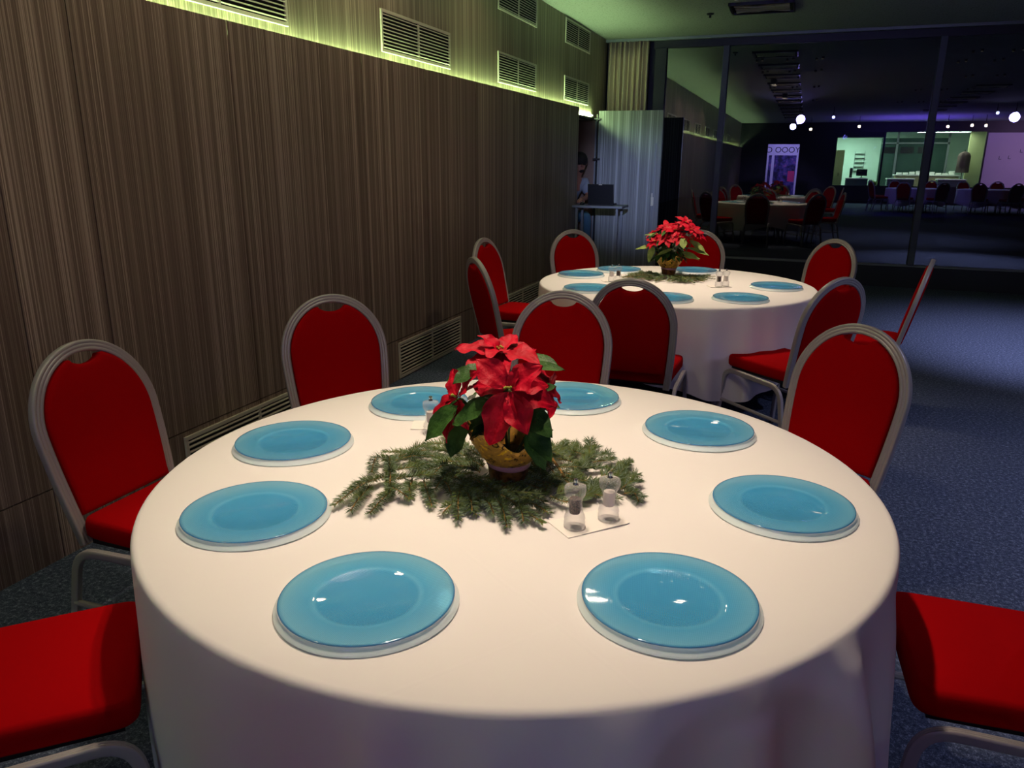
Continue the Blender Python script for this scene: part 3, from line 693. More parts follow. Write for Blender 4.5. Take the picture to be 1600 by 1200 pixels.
gl_ = [((-0.70, 1.54, 0.975), (-0.075, -0.02, -0.075), 0.125, 0.07, 0.1), ((-0.617, 1.53, 1.00), (-0.085, -0.02, -0.055), 0.11, 0.062, 0.1),
 ((-0.55, 1.55, 0.985), (0.09, -0.02, -0.05), 0.10, 0.060, 0.15), ((-0.535, 1.545, 0.965), (0.065, -0.02, -0.08), 0.118, 0.05, 0.1), ((-0.535, 1.55, 0.93), (0.055, -0.02, -0.08), 0.10, 0.042, 0.1),
 ((-0.70, 1.58, 0.93), (-0.03, -0.06, -0.09), 0.10, 0.06, 0.2), ((-0.66, 1.60, 1.06), (-0.05, -0.05, -0.02), 0.085, 0.05, 0.2), ((-0.60, 1.62, 1.03), (0.03, -0.06, -0.05), 0.09, 0.05, 0.2),
 ((-0.575, 1.68, 1.05), (0.10, -0.03, 0.012), 0.10, 0.030, 0.1), ((-0.58, 1.70, 1.07), (0.075, -0.02, -0.012), 0.085, 0.034, 0.15), ((-0.70, 1.64, 1.03), (-0.07, 0.0, -0.01), 0.09, 0.05, 0.3),
 ((-0.53, 1.6, 1.01), (0.06, -0.01, 0.03), 0.055, 0.032, 0.1), 
 ((-0.60, 1.75, 0.98), (0.02, 0.09, -0.03), 0.12, 0.07, 0.3), ((-0.70, 1.72, 0.97), (-0.08, 0.06, -0.03), 0.12, 0.07, 0.3), ((-0.57, 1.73, 0.96), (0.06, 0.07, -0.03), 0.09, 0.055, 0.3), ((-0.72, 1.64, 0.95), (-0.09, 0.0, -0.05), 0.11, 0.065, 0.3)]
for b, d, l, w_, dr in gl_: leaf(V, F, L(*b), d, (d[0] * .8, -0.5, 0.8), l, w_, dr, 0.22, 0.07, rnd)
for k in range(26):
    a = rnd.uniform(0, 2 * PI); z = rnd.uniform(0.14, 0.25); r_ = rnd.uniform(0.01, 0.04)
    leaf(V, F, (r_ * math.cos(a), r_ * math.sin(a), z), (math.cos(a), math.sin(a), rnd.uniform(-0.4, 0.3)), (0, 0, 1), rnd.uniform(0.06, 0.095), rnd.uniform(0.038, 0.055), 0.35, 0.2, 0.07, rnd)
obj('foliage', (V, F), 'green', pn, smooth='all')
obj('stems', stems, 'stem', pn, smooth='all')

P2 = Vector((-0.838, 5.46, ZT + 0.012)); L = lambda x, y, z: Vector((x, y, z)) - P2
pf = thing('potted_poinsettia', 'smaller poinsettia with many red heads in crumpled gold foil on the far table', 'potted plant', P2)
pot(pf, points=5, ph=0.3, flare=0.10, h0=0.045, h1=0.12)
stems = NB()
fh = [(-0.735, 5.40, 1.125, 0.085), (-0.80, 5.38, 1.075, 0.085), (-0.86, 5.42, 1.085, 0.08), (-0.66, 5.42, 1.055, 0.085), (-0.93, 5.36, 0.995, 0.085), (-0.76, 5.34, 1.03, 0.075), (-0.85, 5.33, 1.02, 0.08), (-0.69, 5.35, 1.085, 0.07), (-0.80, 5.52, 1.10, 0.08), (-0.96, 5.46, 1.04, 0.07)]
for x, y, z, r_ in fh:
    c = L(x, y, z); up = (c.x * 2.2, c.y * 2.0 - 0.15, 0.55); V, F = [], []; rand_head(V, F, c, up, r_, rnd); o = obj('flower_head', (V, F), 'bract', pf, smooth='all')
    bm = NB(); buds(bm, c, up, rnd); obj('bud_cluster', bm, 'cyathia', o); stemto(c, 0.003)
V, F = [], []; V2, F2 = [], []
for k in range(80):
    a = rnd.uniform(0, 2 * PI); z = rnd.uniform(0.12, 0.31); r_ = rnd.uniform(0.02, 0.10) * (0.6 + z)
    leaf(V, F, (r_ * math.cos(a), r_ * math.sin(a), z), (math.cos(a), math.sin(a), rnd.uniform(-0.5, 0.3)), (0, 0, 1), rnd.uniform(0.075, 0.12), rnd.uniform(0.03, 0.05), 0.35, 0.2, 0.05, rnd, nu=6, nv=4)
for b, d, l, w_ in [((-0.70, 5.38, 1.01), (0.1, -0.01, -0.055), .14, .052), ((-0.70, 5.38, 0.96), (0.12, -0.01, -0.03), .15, .042), ((-0.74, 5.36, 0.93), (0.10, -0.02, -0.03), .13, .05), ((-0.93, 5.38, 0.96), (-0.13, -0.01, -0.015), .14, .045),
  ((-0.94, 5.38, 0.97), (-0.03, -0.03, -0.12), .13, .05), ((-0.74, 5.33, 1.03), (0.02, -0.05, -0.06), .09, .05), ((-0.80, 5.36, 0.95), (-0.08, -0.02, -0.03), .12, .04), ((-0.87, 5.42, 1.03), (-0.13, 0.0, 0.01), .15, .04), ((-0.73, 5.36, 0.90), (0.12, -0.02, 0.0), .12, .035)]:
    leaf(V2, F2, L(*b), d, (0, -0.5, 0.8), l, w_, 0.1, 0.2, 0.05, rnd, nu=7, nv=4)
obj('foliage', (V, F), 'green', pf, smooth='all'); obj('outer_leaves', (V2, F2), 'palegreen', pf, smooth='all'); obj('stems', stems, 'stem', pf, smooth='all')

# ---------------------------------------------------------------- fir twigs
def fir(label, twigs, group, seed, dens=0.00125, nl=0.025, thick=0.0014, woody=(), zb=ZT + 0.006):
    rnd = random.Random(seed)
    t = thing('fir_branch', label, 'fir branch', (twigs[0][0][0], twigs[0][0][1], ZT), 0, group)
    o = Vector((twigs[0][0][0], twigs[0][0][1], ZT))
    V, F, K = [], [], []; bm = NB()
    for ti, tw in enumerate(twigs):
        lift = rnd.uniform(0.004, 0.014)
        n_ = len(tw); pts = [Vector((p[0], p[1], zb + (p[2] if len(p) > 2 else lift * (0.5 + 0.8 * math.sin(PI * k / max(1, n_ - 1)))))) - o for k, p in enumerate(tw)]
        path = smooth_path(pts, 8); wd = ti in woody
        sweep(bm, path, circ(0.0042 if wd else 0.0016, 6))
        if wd: continue
        tot = sum((b - a).length for a, b in zip(path, path[1:])); acc = 0
        for a, b in zip(path, path[1:]):
            sl = (b - a).length
            if sl < 1e-6: continue
            d = (b - a) / sl; s = d.cross(Vector((0, 0, 1))).normalized(); u = s.cross(d)
            m_ = max(1, int(sl / dens))
            for q in range(m_):
                p = a.lerp(b, (q + rnd.random()) / m_); prog = (acc + sl * q / m_) / tot
                for side in (-1, 1, 0):
                    if side == 0:
                        if rnd.random() < 0.5: continue
                        an = rnd.uniform(-0.8, 0.8); dirv = u * math.cos(an) * 0.75 + s * math.sin(an)
                    else:
                        el = rnd.uniform(-0.2, 0.55); dirv = s * side * math.cos(el) + u * math.sin(el)
                    fwd = rnd.uniform(0.45, 0.95) + (0.8 if prog > 0.93 else 0)
                    nd_ = (dirv + d * fwd).normalized(); ln = nl * rnd.uniform(0.75, 1.15) * (1 - 0.35 * prog ** 4)
                    e = p + nd_ * ln; mid = p + nd_ * ln * 0.55 + Vector((0, 0, 0.0012))
                    if (e + o).z < ZT + 0.001: e.z = ZT + 0.001 - o.z
                    if (mid + o).z < ZT + 0.0015: mid.z = ZT + 0.0015 - o.z
                    w1 = nd_.cross(Vector((0, 0, 1)))
                    w1 = (w1.normalized() if w1.length > 0.01 else s) * thick * 0.5 * rnd.uniform(0.8, 1.3); w2 = Vector((0, 0, thick * 0.35))
                    i0 = len(V); V += [tuple(p - w1), tuple(p + w1), tuple(mid + w1 - w2), tuple(mid - w1 - w2), tuple(mid + w2), tuple(e)]
                    k = 1 if rnd.random() < 0.30 else 0
                    F += [(i0, i0 + 1, i0 + 4), (i0 + 1, i0 + 2, i0 + 4), (i0, i0 + 4, i0 + 3), (i0 + 2, i0 + 5, i0 + 4), (i0 + 3, i0 + 4, i0 + 5), (i0, i0 + 3, i0 + 2, i0 + 1), (i0 + 3, i0 + 5, i0 + 2)]; K += [k] * 7
            acc += sl
    obj('twigs', bm, 'twig', t, smooth='all'); nn = obj('needles', (V, F, K), ['needle', 'needle2'], t); nn['kind'] = 'stuff'
    return t
# pixel -> table plane, only used to read the twig layout off the photograph
def tp(px, py, z=ZT + 0.012):
    c = Vector((px - 800, 600 - py, -1195.0)); r = R @ c; t = (z - 1.52) / r.z; return (r.x * t, r.y * t)
def PX(*pts): return [tp(*p) for p in pts]
GB = 'fir branches around the near poinsettia'
fir('fir branch spreading left from the pot, its tip touching the left blue plate',
  [PX((735, 712), (690, 704), (650, 706), (605, 718)), PX((608, 714), (610, 745), (609, 775)), PX((606, 745), (570, 762), (522, 790)), PX((578, 760), (560, 785), (548, 798)), PX((610, 768), (596, 783), (578, 800)),
   PX((607, 720), (588, 722), (581, 738)), PX((612, 721), (650, 717), (700, 714)), PX((612, 750), (655, 749), (735, 740)), PX((662, 750), (668, 770), (675, 790)), PX((690, 747), (700, 765), (706, 775)), PX((735, 722), (690, 720), (645, 708), (600, 705)), PX((612, 735), (640, 735), (680, 728)), PX((606, 760), (622, 772), (640, 780)), PX((590, 750), (570, 752), (550, 762)), PX((700, 742), (720, 755), (735, 768)), PX((645, 750), (640, 765), (642, 776)), PX((640, 712), (655, 702), (675, 700)), PX((640, 720), (650, 728), (655, 738))], GB, 1)
fir('fir branch reaching towards the camera from the pot, left of the paper card',
  [PX((735, 745), (765, 768), (800, 790), (848, 818)), PX((728, 755), (750, 785), (752, 785)), PX((745, 770), (790, 775), (850, 772)), PX((772, 775), (785, 795), (792, 822)), PX((800, 788), (830, 790), (856, 800)), PX((735, 750), (718, 775), (716, 812)), PX((712, 782), (700, 795), (692, 800)), PX((718, 782), (735, 795), (745, 802)),
   PX((760, 762), (775, 760), (815, 765)), PX((755, 780), (765, 795), (772, 805)), PX((810, 792), (815, 805), (818, 815)), PX((735, 762), (720, 765), (702, 770)), PX((785, 778), (800, 775), (835, 780)), PX((725, 765), (735, 785), (738, 800)), PX((750, 745), (800, 752), (845, 762)), PX((780, 750), (800, 745), (830, 740))], GB, 2)
fir('fir branch on the left rear of the pot, under the drooping leaves',
  [PX((755, 728), (735, 720), (712, 722)), PX((750, 738), (725, 730), (705, 735)), PX((755, 715), (735, 705), (720, 698)), PX((700, 726), (690, 735), (672, 748)), PX((740, 705), (715, 692), (690, 678)), PX((720, 700), (690, 694), (665, 692)), PX((712, 690), (715, 680), (722, 672)), PX((745, 722), (700, 726), (640, 728)), PX((700, 726), (680, 735), (655, 740)), PX((750, 732), (712, 735), (690, 742)), PX((725, 712), (705, 708), (680, 702))], GB, 3)
fir('fir branch on the right of the pot with a bare tan woody stem',
  [PX((840, 700), (862, 718), (890, 756)), PX((858, 714), (875, 705), (884, 688)), PX((850, 708), (868, 700), (845, 695)), PX((885, 700), (905, 712), (925, 716)), PX((895, 745), (912, 725), (925, 700)), PX((915, 720), (935, 716), (955, 708)), PX((921, 706), (922, 695), (918, 690)), PX((870, 730), (900, 735), (945, 730)), PX((860, 722), (845, 735), (850, 760)), PX((870, 715), (890, 722), (915, 730)), PX((890, 712), (895, 700), (900, 690)), PX((875, 735), (890, 742), (910, 745)), PX((845, 705), (860, 712), (880, 712)), PX((880, 740), (860, 750), (850, 770)), PX((835, 705), (830, 725), (850, 745)),
   PX((895, 705), (915, 702), (935, 696)), PX((925, 722), (945, 724), (958, 716))], GB, 4, woody=(0,))
fir('fir branch at the far right of the poinsettia, behind the clear mills',
  [PX((860, 775), (885, 788), (910, 782), (935, 765)), PX((905, 783), (920, 770), (940, 750)), PX((935, 765), (965, 760), (1005, 775)), PX((955, 762), (972, 740), (984, 720)), PX((970, 765), (985, 760), (1000, 752)), PX((900, 770), (930, 775), (968, 778)), PX((945, 762), (960, 752), (980, 752)), PX((930, 765), (945, 755), (955, 745)), PX((975, 770), (990, 772), (998, 782)), PX((965, 745), (972, 732), (970, 722)), PX((870, 770), (900, 760), (930, 750)), PX((940, 745), (960, 738), (975, 735)), PX((880, 745), (905, 755), (935, 752)), PX((960, 750), (985, 748), (996, 740))], GB, 5)
fir('fir branch lying under the front of the pot in deep shade',
  [PX((770, 745), (800, 758), (845, 745)), PX((820, 730), (845, 742), (880, 765)), PX((740, 730), (700, 745), (680, 765)), PX((830, 718), (850, 726), (868, 742)), PX((760, 750), (740, 765), (725, 770)), PX((800, 750), (825, 770), (850, 782)), PX((825, 745), (850, 755), (885, 758)), PX((770, 752), (775, 770), (770, 785))], GB, 6)
GF = 'fir branches around the far poinsettia'; rf = random.Random(5)
def far_fir(label, a0, a1, r1, seed):
    tw = []; rn = random.Random(seed)
    for k in range(7):
        a = a0 + (a1 - a0) * k / 6; rr = r1 * rn.uniform(0.7, 1.0); b = (P2.x + 0.06 * math.cos(a), P2.y + 0.05 * math.sin(a) - 0.05); e = (P2.x + rr * math.cos(a), P2.y + rr * 0.9 * math.sin(a) - 0.05)
        tw.append([b, ((b[0] + e[0]) / 2 + rn.uniform(-.02, .02), (b[1] + e[1]) / 2 + rn.uniform(-.02, .02)), e])
        for q in range(2):
            f_ = rn.uniform(0.35, 0.7); c = (b[0] + (e[0] - b[0]) * f_, b[1] + (e[1] - b[1]) * f_); aa = a + rn.choice((-1, 1)) * rn.uniform(0.5, 0.9); tw.append([c, (c[0] + 0.1 * math.cos(aa), c[1] + 0.1 * math.sin(aa))])
    fir(label, tw, GF, seed, dens=0.0045, nl=0.024, thick=0.0026)
far_fir('fir branch left of the far poinsettia', PI * 0.85, PI * 1.3, 0.30, 21)
far_fir('fir branch in front of the far poinsettia', PI * 1.25, PI * 1.7, 0.38, 22)
far_fir('fir branch right of the far poinsettia', PI * 1.65, PI * 2.1, 0.38, 23)

# ---------------------------------------------------------------- laptop stand, laptop, person
lt = thing('side_table', 'tall narrow grey table in front of the doorway, carrying the laptop', 'table', (-2.29, 9.24, 0), math.radians(1))
bm = NB(); box(bm, -0.30, 0.31, -0.19, 0.19, 0.99, 1.02, bev=0.004); obj('tabletop', bm, 'trim', lt)
for x in (-0.25, 0.24):
    for y in (-0.14, 0.14):
        bm = NB(); box(bm, x - 0.014, x + 0.014, y - 0.014, y + 0.014, 0, 0.99); obj('leg', bm, 'trim', lt)
lp = thing('laptop', 'open black laptop seen from behind on the tall side table', 'laptop', (-2.27, 9.26, 1.0205), 0.0)
bm = NB(); box(bm, -0.155, 0.155, -0.06, 0.12, 0, 0.018, bev=0.004); obj('keyboard_base', bm, 'black', lp)
bm = NB(); box(bm, -0.157, 0.157, -0.006, 0.006, 0.0, 0.235, bev=0.004, mtx=Matrix.Translation((0, -0.066, 0.012)) @ Matrix.Rotation(math.radians(10), 4, 'X')); obj('screen_lid', bm, 'black', lp)
bm = NB(); box(bm, -0.02, 0.02, -0.008, -0.006, 0.226, 0.233, mtx=Matrix.Translation((0, -0.066, 0.012)) @ Matrix.Rotation(math.radians(10), 4, 'X')); obj('lid_latch', bm, 'vent', lp)
bm = NB(); lathe(bm, [(0.0, 0), (0.026, 0), (0.03, 0.01), (0.022, 0.026), (0.0, 0.032)], 20); o = obj('computer_mouse', bm, 'black', smooth='all'); o.location = (-2.50, 9.20, 1.0205); o.scale = (0.9, 1.5, 1); tag(o, 'small dark computer mouse on the side table left of the laptop', 'mouse')
def skin_obj(name, verts, edges, radii, m, parent, sub=2, root=0):
    me = bpy.data.meshes.new(name); me.from_pydata(verts, edges, []); me.materials.append(M[m]); o = bpy.data.objects.new(name, me); C.objects.link(o); o.parent = parent
    s = o.modifiers.new('skin', 'SKIN'); s.use_smooth_shade = True
    for i, r_ in enumerate(radii):
        v = me.skin_vertices[0].data[i]; v.radius = (r_, r_) if not isinstance(r_, tuple) else r_; v.use_root = (i == root)
    su = o.modifiers.new('sub', 'SUBSURF'); su.levels = sub; su.render_levels = sub
    return o
ps = thing('seated_person', 'bearded person in light shirt and jeans leaning behind the laptop, half hidden by the wall', 'person', (-2.98, 9.86, 0))
PB = Vector((-2.98, 9.86, 0)); q = lambda x, y, z: tuple(Vector((x, y, z)) - PB)
# body (skin): torso, head, arms ; clothing over it
skin_obj('body', [q(-2.98, 9.86, 0.80), q(-2.92, 9.82, 1.0), q(-2.82, 9.77, 1.20), q(-2.77, 9.74, 1.30), q(-2.73, 9.73, 1.36), q(-2.695, 9.71, 1.42), q(-2.685, 9.71, 1.49), q(-2.69, 9.72, 1.555),
   q(-2.66, 9.84, 1.27), q(-2.585, 9.80, 1.10), q(-2.57, 9.58, 1.075), q(-2.57, 9.42, 1.075), q(-2.565, 9.36, 1.07),
   q(-2.93, 9.62, 1.26), q(-2.90, 9.50, 1.12), q(-2.80, 9.42, 1.07), q(-2.97, 9.78, 0.85), q(-2.99, 9.94, 0.85)],
   [(0, 1), (1, 2), (2, 3), (3, 4), (4, 5), (5, 6), (6, 7), (3, 8), (8, 9), (9, 10), (10, 11), (11, 12), (3, 13), (13, 14), (14, 15), (0, 16), (0, 17)],
   [0.13, 0.125, 0.14, 0.09, 0.05, 0.072, 0.086, 0.06, 0.05, 0.038, 0.030, 0.024, 0.026, 0.05, 0.038, 0.03, 0.09, 0.09], 'skin', ps)
for k, (dx, ln) in enumerate(((-0.026, 0.062), (-0.012, 0.072), (0.003, 0.068), (0.017, 0.052))):
    skin_obj('finger', [q(-2.562 + dx, 9.35, 1.07), q(-2.56 + dx * 1.1, 9.35 - ln * .5, 1.066), q(-2.56 + dx * 1.1, 9.35 - ln * .85, 1.048), q(-2.56 + dx * 1.1, 9.35 - ln, 1.034)], [(0, 1), (1, 2), (2, 3)], [0.010, 0.009, 0.008, 0.006], 'skin', ps)
skin_obj('thumb', [q(-2.535, 9.385, 1.066), q(-2.518, 9.36, 1.055), q(-2.515, 9.335, 1.04)], [(0, 1), (1, 2)], [0.011, 0.010, 0.008], 'skin', ps)
# face features
hc = Vector(q(-2.685, 9.71, 1.50)); fdir = Vector((0.55, -0.80, -0.25)).normalized(); fs = fdir.cross(Vector((0, 0, 1))).normalized(); fu = fs.cross(fdir)
bm = NB(); a_ = hc + fdir * 0.082; vs = [bm.verts.new(a_ + fu * 0.02 + fdir * 0.0), bm.verts.new(a_ - fu * 0.022 - fs * 0.014 + fdir * 0.004), bm.verts.new(a_ - fu * 0.022 + fs * 0.014 + fdir * 0.004), bm.verts.new(a_ - fu * 0.018 + fdir * 0.026)]
for f in ((0, 1, 3), (0, 3, 2), (1, 2, 3), (0, 2, 1)): bm.faces.new([vs[i] for i in f])
obj('nose', bm, 'skin', ps, smooth='all')
for s in (-1, 1):
    bm = NB(); bmesh.ops.create_uvsphere(bm, u_segments=10, v_segments=8, radius=0.010, matrix=Matrix.Translation(hc + fdir * 0.079 + fs * s * 0.032 + fu * 0.012)); obj('eye', bm, 'hair', ps, smooth='all')
    bm = NB(); bmesh.ops.create_uvsphere(bm, u_segments=10, v_segments=8, radius=0.028, matrix=Matrix.Translation(hc + fs * s * 0.084 - fdir * 0.005) @ Matrix.Diagonal((0.4, 0.7, 1, 1))); obj('ear', bm, 'skin', ps, smooth='all')
bm = NB(); bmesh.ops.create_uvsphere(bm, u_segments=20, v_segments=12, radius=0.102, matrix=Matrix.Translation(hc - fdir * 0.022 + fu * 0.035)); 
obj('hair', bm, 'hair', ps, smooth='all')
bm = NB(); bmesh.ops.create_uvsphere(bm, u_segments=16, v_segments=10, radius=0.05, matrix=Matrix.Translation(hc + fdir * 0.030 - fu * 0.078) @ Matrix.Diagonal((1, 1, 0.8, 1))); obj('beard', bm, 'hair', ps, smooth='all')
skin_obj('shirt', [q(-2.98, 9.86, 0.82), q(-2.92, 9.82, 1.0), q(-2.82, 9.77, 1.20), q(-2.775, 9.745, 1.29), q(-2.66, 9.84, 1.27), q(-2.59, 9.81, 1.12), q(-2.93, 9.62, 1.26), q(-2.905, 9.51, 1.14)],
   [(0, 1), (1, 2), (2, 3), (3, 4), (4, 5), (3, 6), (6, 7)], [0.155, 0.145, 0.16, 0.105, 0.075, 0.065, 0.072, 0.06], 'shirt', ps)
skin_obj('jeans', [q(-2.98, 9.86, 0.78), q(-2.93, 9.94, 0.80), q(-2.58, 9.74, 0.86), q(-2.62, 9.82, 0.48), q(-2.68, 9.92, 0.12), q(-3.0, 9.75, 0.80), q(-2.80, 9.46, 0.82), q(-2.86, 9.50, 0.48), q(-2.88, 9.55, 0.12)],
   [(0, 1), (1, 2), (2, 3), (3, 4), (0, 5), (5, 6), (6, 7), (7, 8)], [0.15, 0.10, 0.075, 0.065, 0.055, 0.10, 0.075, 0.065, 0.055], 'jeans', ps)
for x, y in ((-2.66, 9.90), (-2.86, 9.53)):
    bm = NB(); box(bm, -0.045, 0.045, -0.19, 0.07, 0.0, 0.085, bev=0.02); obj('shoe', bm, 'black', ps, loc=q(x, y, 0.0))
st = thing('bar_stool', 'dark stool under the person in the doorway', 'stool', (-3.0, 9.88, 0))
bm = NB(); lathe(bm, [(0, 0.64), (0.17, 0.64), (0.18, 0.66), (0.17, 0.68), (0, 0.68)], 24); obj('seat', bm, 'black', st)
bm = NB(); lathe(bm, [(0, 0), (0.19, 0), (0.18, 0.015), (0.02, 0.03), (0.02, 0.64)], 24); obj('pedestal', bm, 'black', st)

# ---------------------------------------------------------------- ceiling fixtures
def make_hatch():
    t = thing('ceiling_panel', 'dark recessed ceiling fixture with curved fins, at the top of the photo', 'ceiling fixture', (-0.60, 9.06, CEIL))
    bm = NB(); a, b = 0.32, 0.28
    box(bm, -a, a, -b, -b + 0.02, -0.03, -0.001); box(bm, -a, a, b - 0.02, b, -0.03, -0.001); box(bm, -a, -a + 0.02, -b, b, -0.03, -0.001); box(bm, a - 0.02, a, -b, b, -0.03, -0.001); obj('frame', bm, 'black', t)
    bm = NB(); box(bm, -a + .02, a - .02, -b + .02, b - .02, -0.006, -0.001); obj('recess', bm, 'dark', t)
    bm = NB()
    for k in range(4):
        y = -0.17 + k * 0.11; pts = [(-a + 0.05 + (2 * a - 0.1) * i / 12, y + 0.05 * math.sin(PI * i / 12 + k), -0.02 + 0.004 * math.sin(i)) for i in range(13)]
        sweep(bm, pts, [(-0.012, -0.002), (0.012, -0.002), (0.012, 0.002), (-0.012, 0.002)], side=(0, 0.5, 1))
    obj('fin', bm, 'vent', t); return t
h0 = make_hatch(); gH = 'ceiling fixtures reflected in the window in a receding column'
for k in range(1, 12): dup(h0, (-0.60, 9.06 - 1.6 * k, CEIL), 0, 'ceiling fixture with curved fins, seen as a blue-lit bar in the window reflection', gH)
for k in range(4, 10): dup(h0, (3.4, 9.06 - 1.6 * k, CEIL), 0, 'ceiling fixture seen as a pale bar in the right of the window reflection', 'pale ceiling fixtures reflected at the upper right')
tag(h0, h0['label'], 'ceiling fixture')
sm_ = thing('smoke_detector', 'small dark ceiling sprinkler left of the dark ceiling fixture', 'sprinkler', (-1.156, 9.31, CEIL))
bm = NB(); lathe(bm, [(0.0, -0.045), (0.012, -0.045), (0.012, -0.02), (0.03, -0.018), (0.04, -0.008), (0.04, -0.0005), (0, -0.0005)], 16); obj('sprinkler_head', bm, 'black', sm_)
sm_.name = 'ceiling_sprinkler'
def lamp_fix(name, loc, label, group, glow, r_=0.05, h_=0.10, aim=None):
    t = thing(name, label, 'ceiling lamp', loc, 0, group)
    bm = NB(); lathe(bm, [(r_ * 1.15, 0.0), (r_ * 1.15, h_), (0, h_)], 20, cap=False); obj('housing', bm, 'black', t, smooth=40)
    bm = NB(); lathe(bm, [(0, 0.012), (r_, 0.012)], 20, cap=False); obj('bulb', bm, glow, t); return t
for (tx, ty) in (T1, T2):
    for dy in (-0.12, 0.12):
        lamp_fix('spot_lamp', (tx - 0.02, ty + dy, CEIL - 0.105), 'ceiling spot lamp above the %s table, seen only as highlights on the plates' % ('near' if ty < 3 else 'far'), 'spot lamps over the %s table' % ('near' if ty < 3 else 'far'), 'lamp', 0.05)
s0 = None
for (xs, ys) in (((-0.86, -0.41, 0.02), (8.4, 6.7, 3.6, -0.2)), ((2.1, 2.6, 3.1), (8.6, 7.4, 5.0, 2.2, -1.5))):
    for x in xs:
        for y in ys:
            for dx in (-0.045, 0.045):
                p = (x + dx, y + dx * 1.5, CEIL - 0.035)
                if s0 is None: s0 = lamp_fix('downlight', p, 'tiny warm ceiling downlight seen as a point of light in the window reflection', 'tiny downlights reflected in the window', 'star', 0.018, 0.034)
                else: dup(s0, p, 0)
def stage(x, y, z, glow, lab, r_=0.045):
    t = thing('stage_light', lab, 'stage light', (x, y, z), 0, 'stage lamps reflected in the window')
    bm = NB(); lathe(bm, [(r_, 0.01), (r_ * 1.1, -0.05), (r_ * 0.7, -0.16), (0, -0.17)], 20, cap=False); o = obj('housing', bm, 'black', t, smooth=40); o.rotation_euler = (-math.radians(100), 0, 0)
    bm = NB(); lathe(bm, [(0, 0.0), (r_ * 0.92, 0.0)], 20, cap=False); o = obj('lens', bm, glow, t); o.rotation_euler = (-math.radians(100), 0, 0)
    bm = NB(); box(bm, -0.008, 0.008, -0.10, -0.085, 0.02, CEIL - z); obj('bracket', bm, 'black', t)
for x, z, l in ((-0.36, 2.64, 'lower of two bluish stage lamps mirrored above the purple banner'), (-0.33, 2.80, 'upper of two bluish stage lamps mirrored above the purple banner'),
    (0.57, 2.78, 'single bluish stage lamp mirrored between the banner and the lit office'), (4.62, 2.84, 'leftmost of four bluish stage lamps mirrored at the upper right'),
    (5.06, 2.82, 'second from left of four bluish stage lamps mirrored at the upper right'), (5.55, 2.86, 'third from left of four bluish stage lamps mirrored at the upper right'),
    (5.80, 2.82, 'rightmost of four bluish stage lamps mirrored at the upper right')): stage(x, -2.85, z, 'bluelamp', l)
def ws(x, z):
    t = thing('warm_spot', 'small warm lamp mirrored just above the lit office window', 'lamp', (x, -8.2, z), 0, 'warm lamps reflected above the office')
    bm = NB(); lathe(bm, [(0, 0), (0.045, 0)], 16, cap=False); o = obj('lens', bm, 'star', t); o.rotation_euler = (-PI / 2, 0, 0)
    bm = NB(); lathe(bm, [(0.05, 0.004), (0.05, -0.1), (0, -0.1)], 16, cap=False); o = obj('housing', bm, 'black', t); o.rotation_euler = (-PI / 2, 0, 0)
    bm = NB(); box(bm, -0.008, 0.008, -0.06, -0.045, 0.03, CEIL - z); obj('bracket', bm, 'black', t)
for x, z in ((4.25, 2.72), (4.95, 2.75), (5.35, 2.74), (0.0, 2.66), (1.55, 2.74)): ws(x, z)

# ---------------------------------------------------------------- room behind the camera (mirrored in the glass)
OX0, OX1, OZ0, OZ1 = 1.04, 6.2, 0.68, 2.70
bm = NB(); box(bm, UX, OX0, BACK - 0.1, BACK, 0, CEIL); box(bm, OX1, XR, BACK - 0.1, BACK, 0, CEIL); box(bm, OX0, OX1, BACK - 0.1, BACK, 0, OZ0); box(bm, OX0, OX1, BACK - 0.1, BACK, OZ1, CEIL); struct('wall_back', bm, 'black')
for k, (a, b) in enumerate(((OX0, 2.70), (2.78, 4.42), (4.48, OX1))):
    bm = NB(); vs = [bm.verts.new(p) for p in ((a, BACK - 0.05, OZ0), (a, BACK - 0.05, OZ1), (b, BACK - 0.05, OZ1), (b, BACK - 0.05, OZ0))]; bm.faces.new(vs); struct('window_%d' % (6 + k), bm, 'office_glass')
bm = NB(); box(bm, 2.70, 2.78, BACK - 0.08, BACK - 0.02, OZ0, OZ1); box(bm, 4.42, 4.48, BACK - 0.08, BACK - 0.02, OZ0, OZ1); box(bm, OX0, 2.70, BACK - 0.09, BACK - 0.06, 2.50, OZ1); struct('trim_12', bm, 'black')
M['office'] = mat('office_wall', S(214, 226, 214), 0.9); M['officegreen'] = mat('office_green_board', S(42, 66, 58), 0.8); M['cab'] = mat('beige_cabinet', S(168, 158, 116), 0.7); M['desk'] = mat('grey_desk', S(84, 104, 98), 0.7); M['brownjacket'] = mat('brown_jacket', S(96, 76, 72), 0.9); M['yellowp'] = mat('pale_yellow_wall', S(226, 222, 164), 0.8); M['screenw'] = mat('white_screen', S(210, 206, 212), 0.9)
bm = NB(); box(bm, 0.4, 7.2, -16.6, -16.5, 0, 2.9); box(bm, 0.4, 0.5, -16.5, BACK - 0.1, 0, 2.9); box(bm, 7.1, 7.2, -16.5, BACK - 0.1, 0, 2.9); struct('wall_office', bm, 'office')
bm = NB(); box(bm, 0.4, 7.2, -16.6, BACK - 0.1, 2.9, 3.0); struct('ceiling_office', bm, 'office'); bm = NB(); box(bm, 0.4, 7.2, -16.6, BACK - 0.1, -0.1, 0); struct('floor_office', bm, 'desk')
bm = NB(); box(bm, 2.85, 5.4, -15.2, -15.12, 0, 2.55); struct('wall_partition', bm, 'officegreen')
bm = NB(); box(bm, 3.42, 3.50, -15.12, -15.08, 0, 2.85); box(bm, 2.85, 5.4, -15.119, -15.08, 2.32, 2.38); box(bm, 5.32, 5.4, -15.12, -15.08, 0, 2.85); struct('trim_13', bm, 'trim')
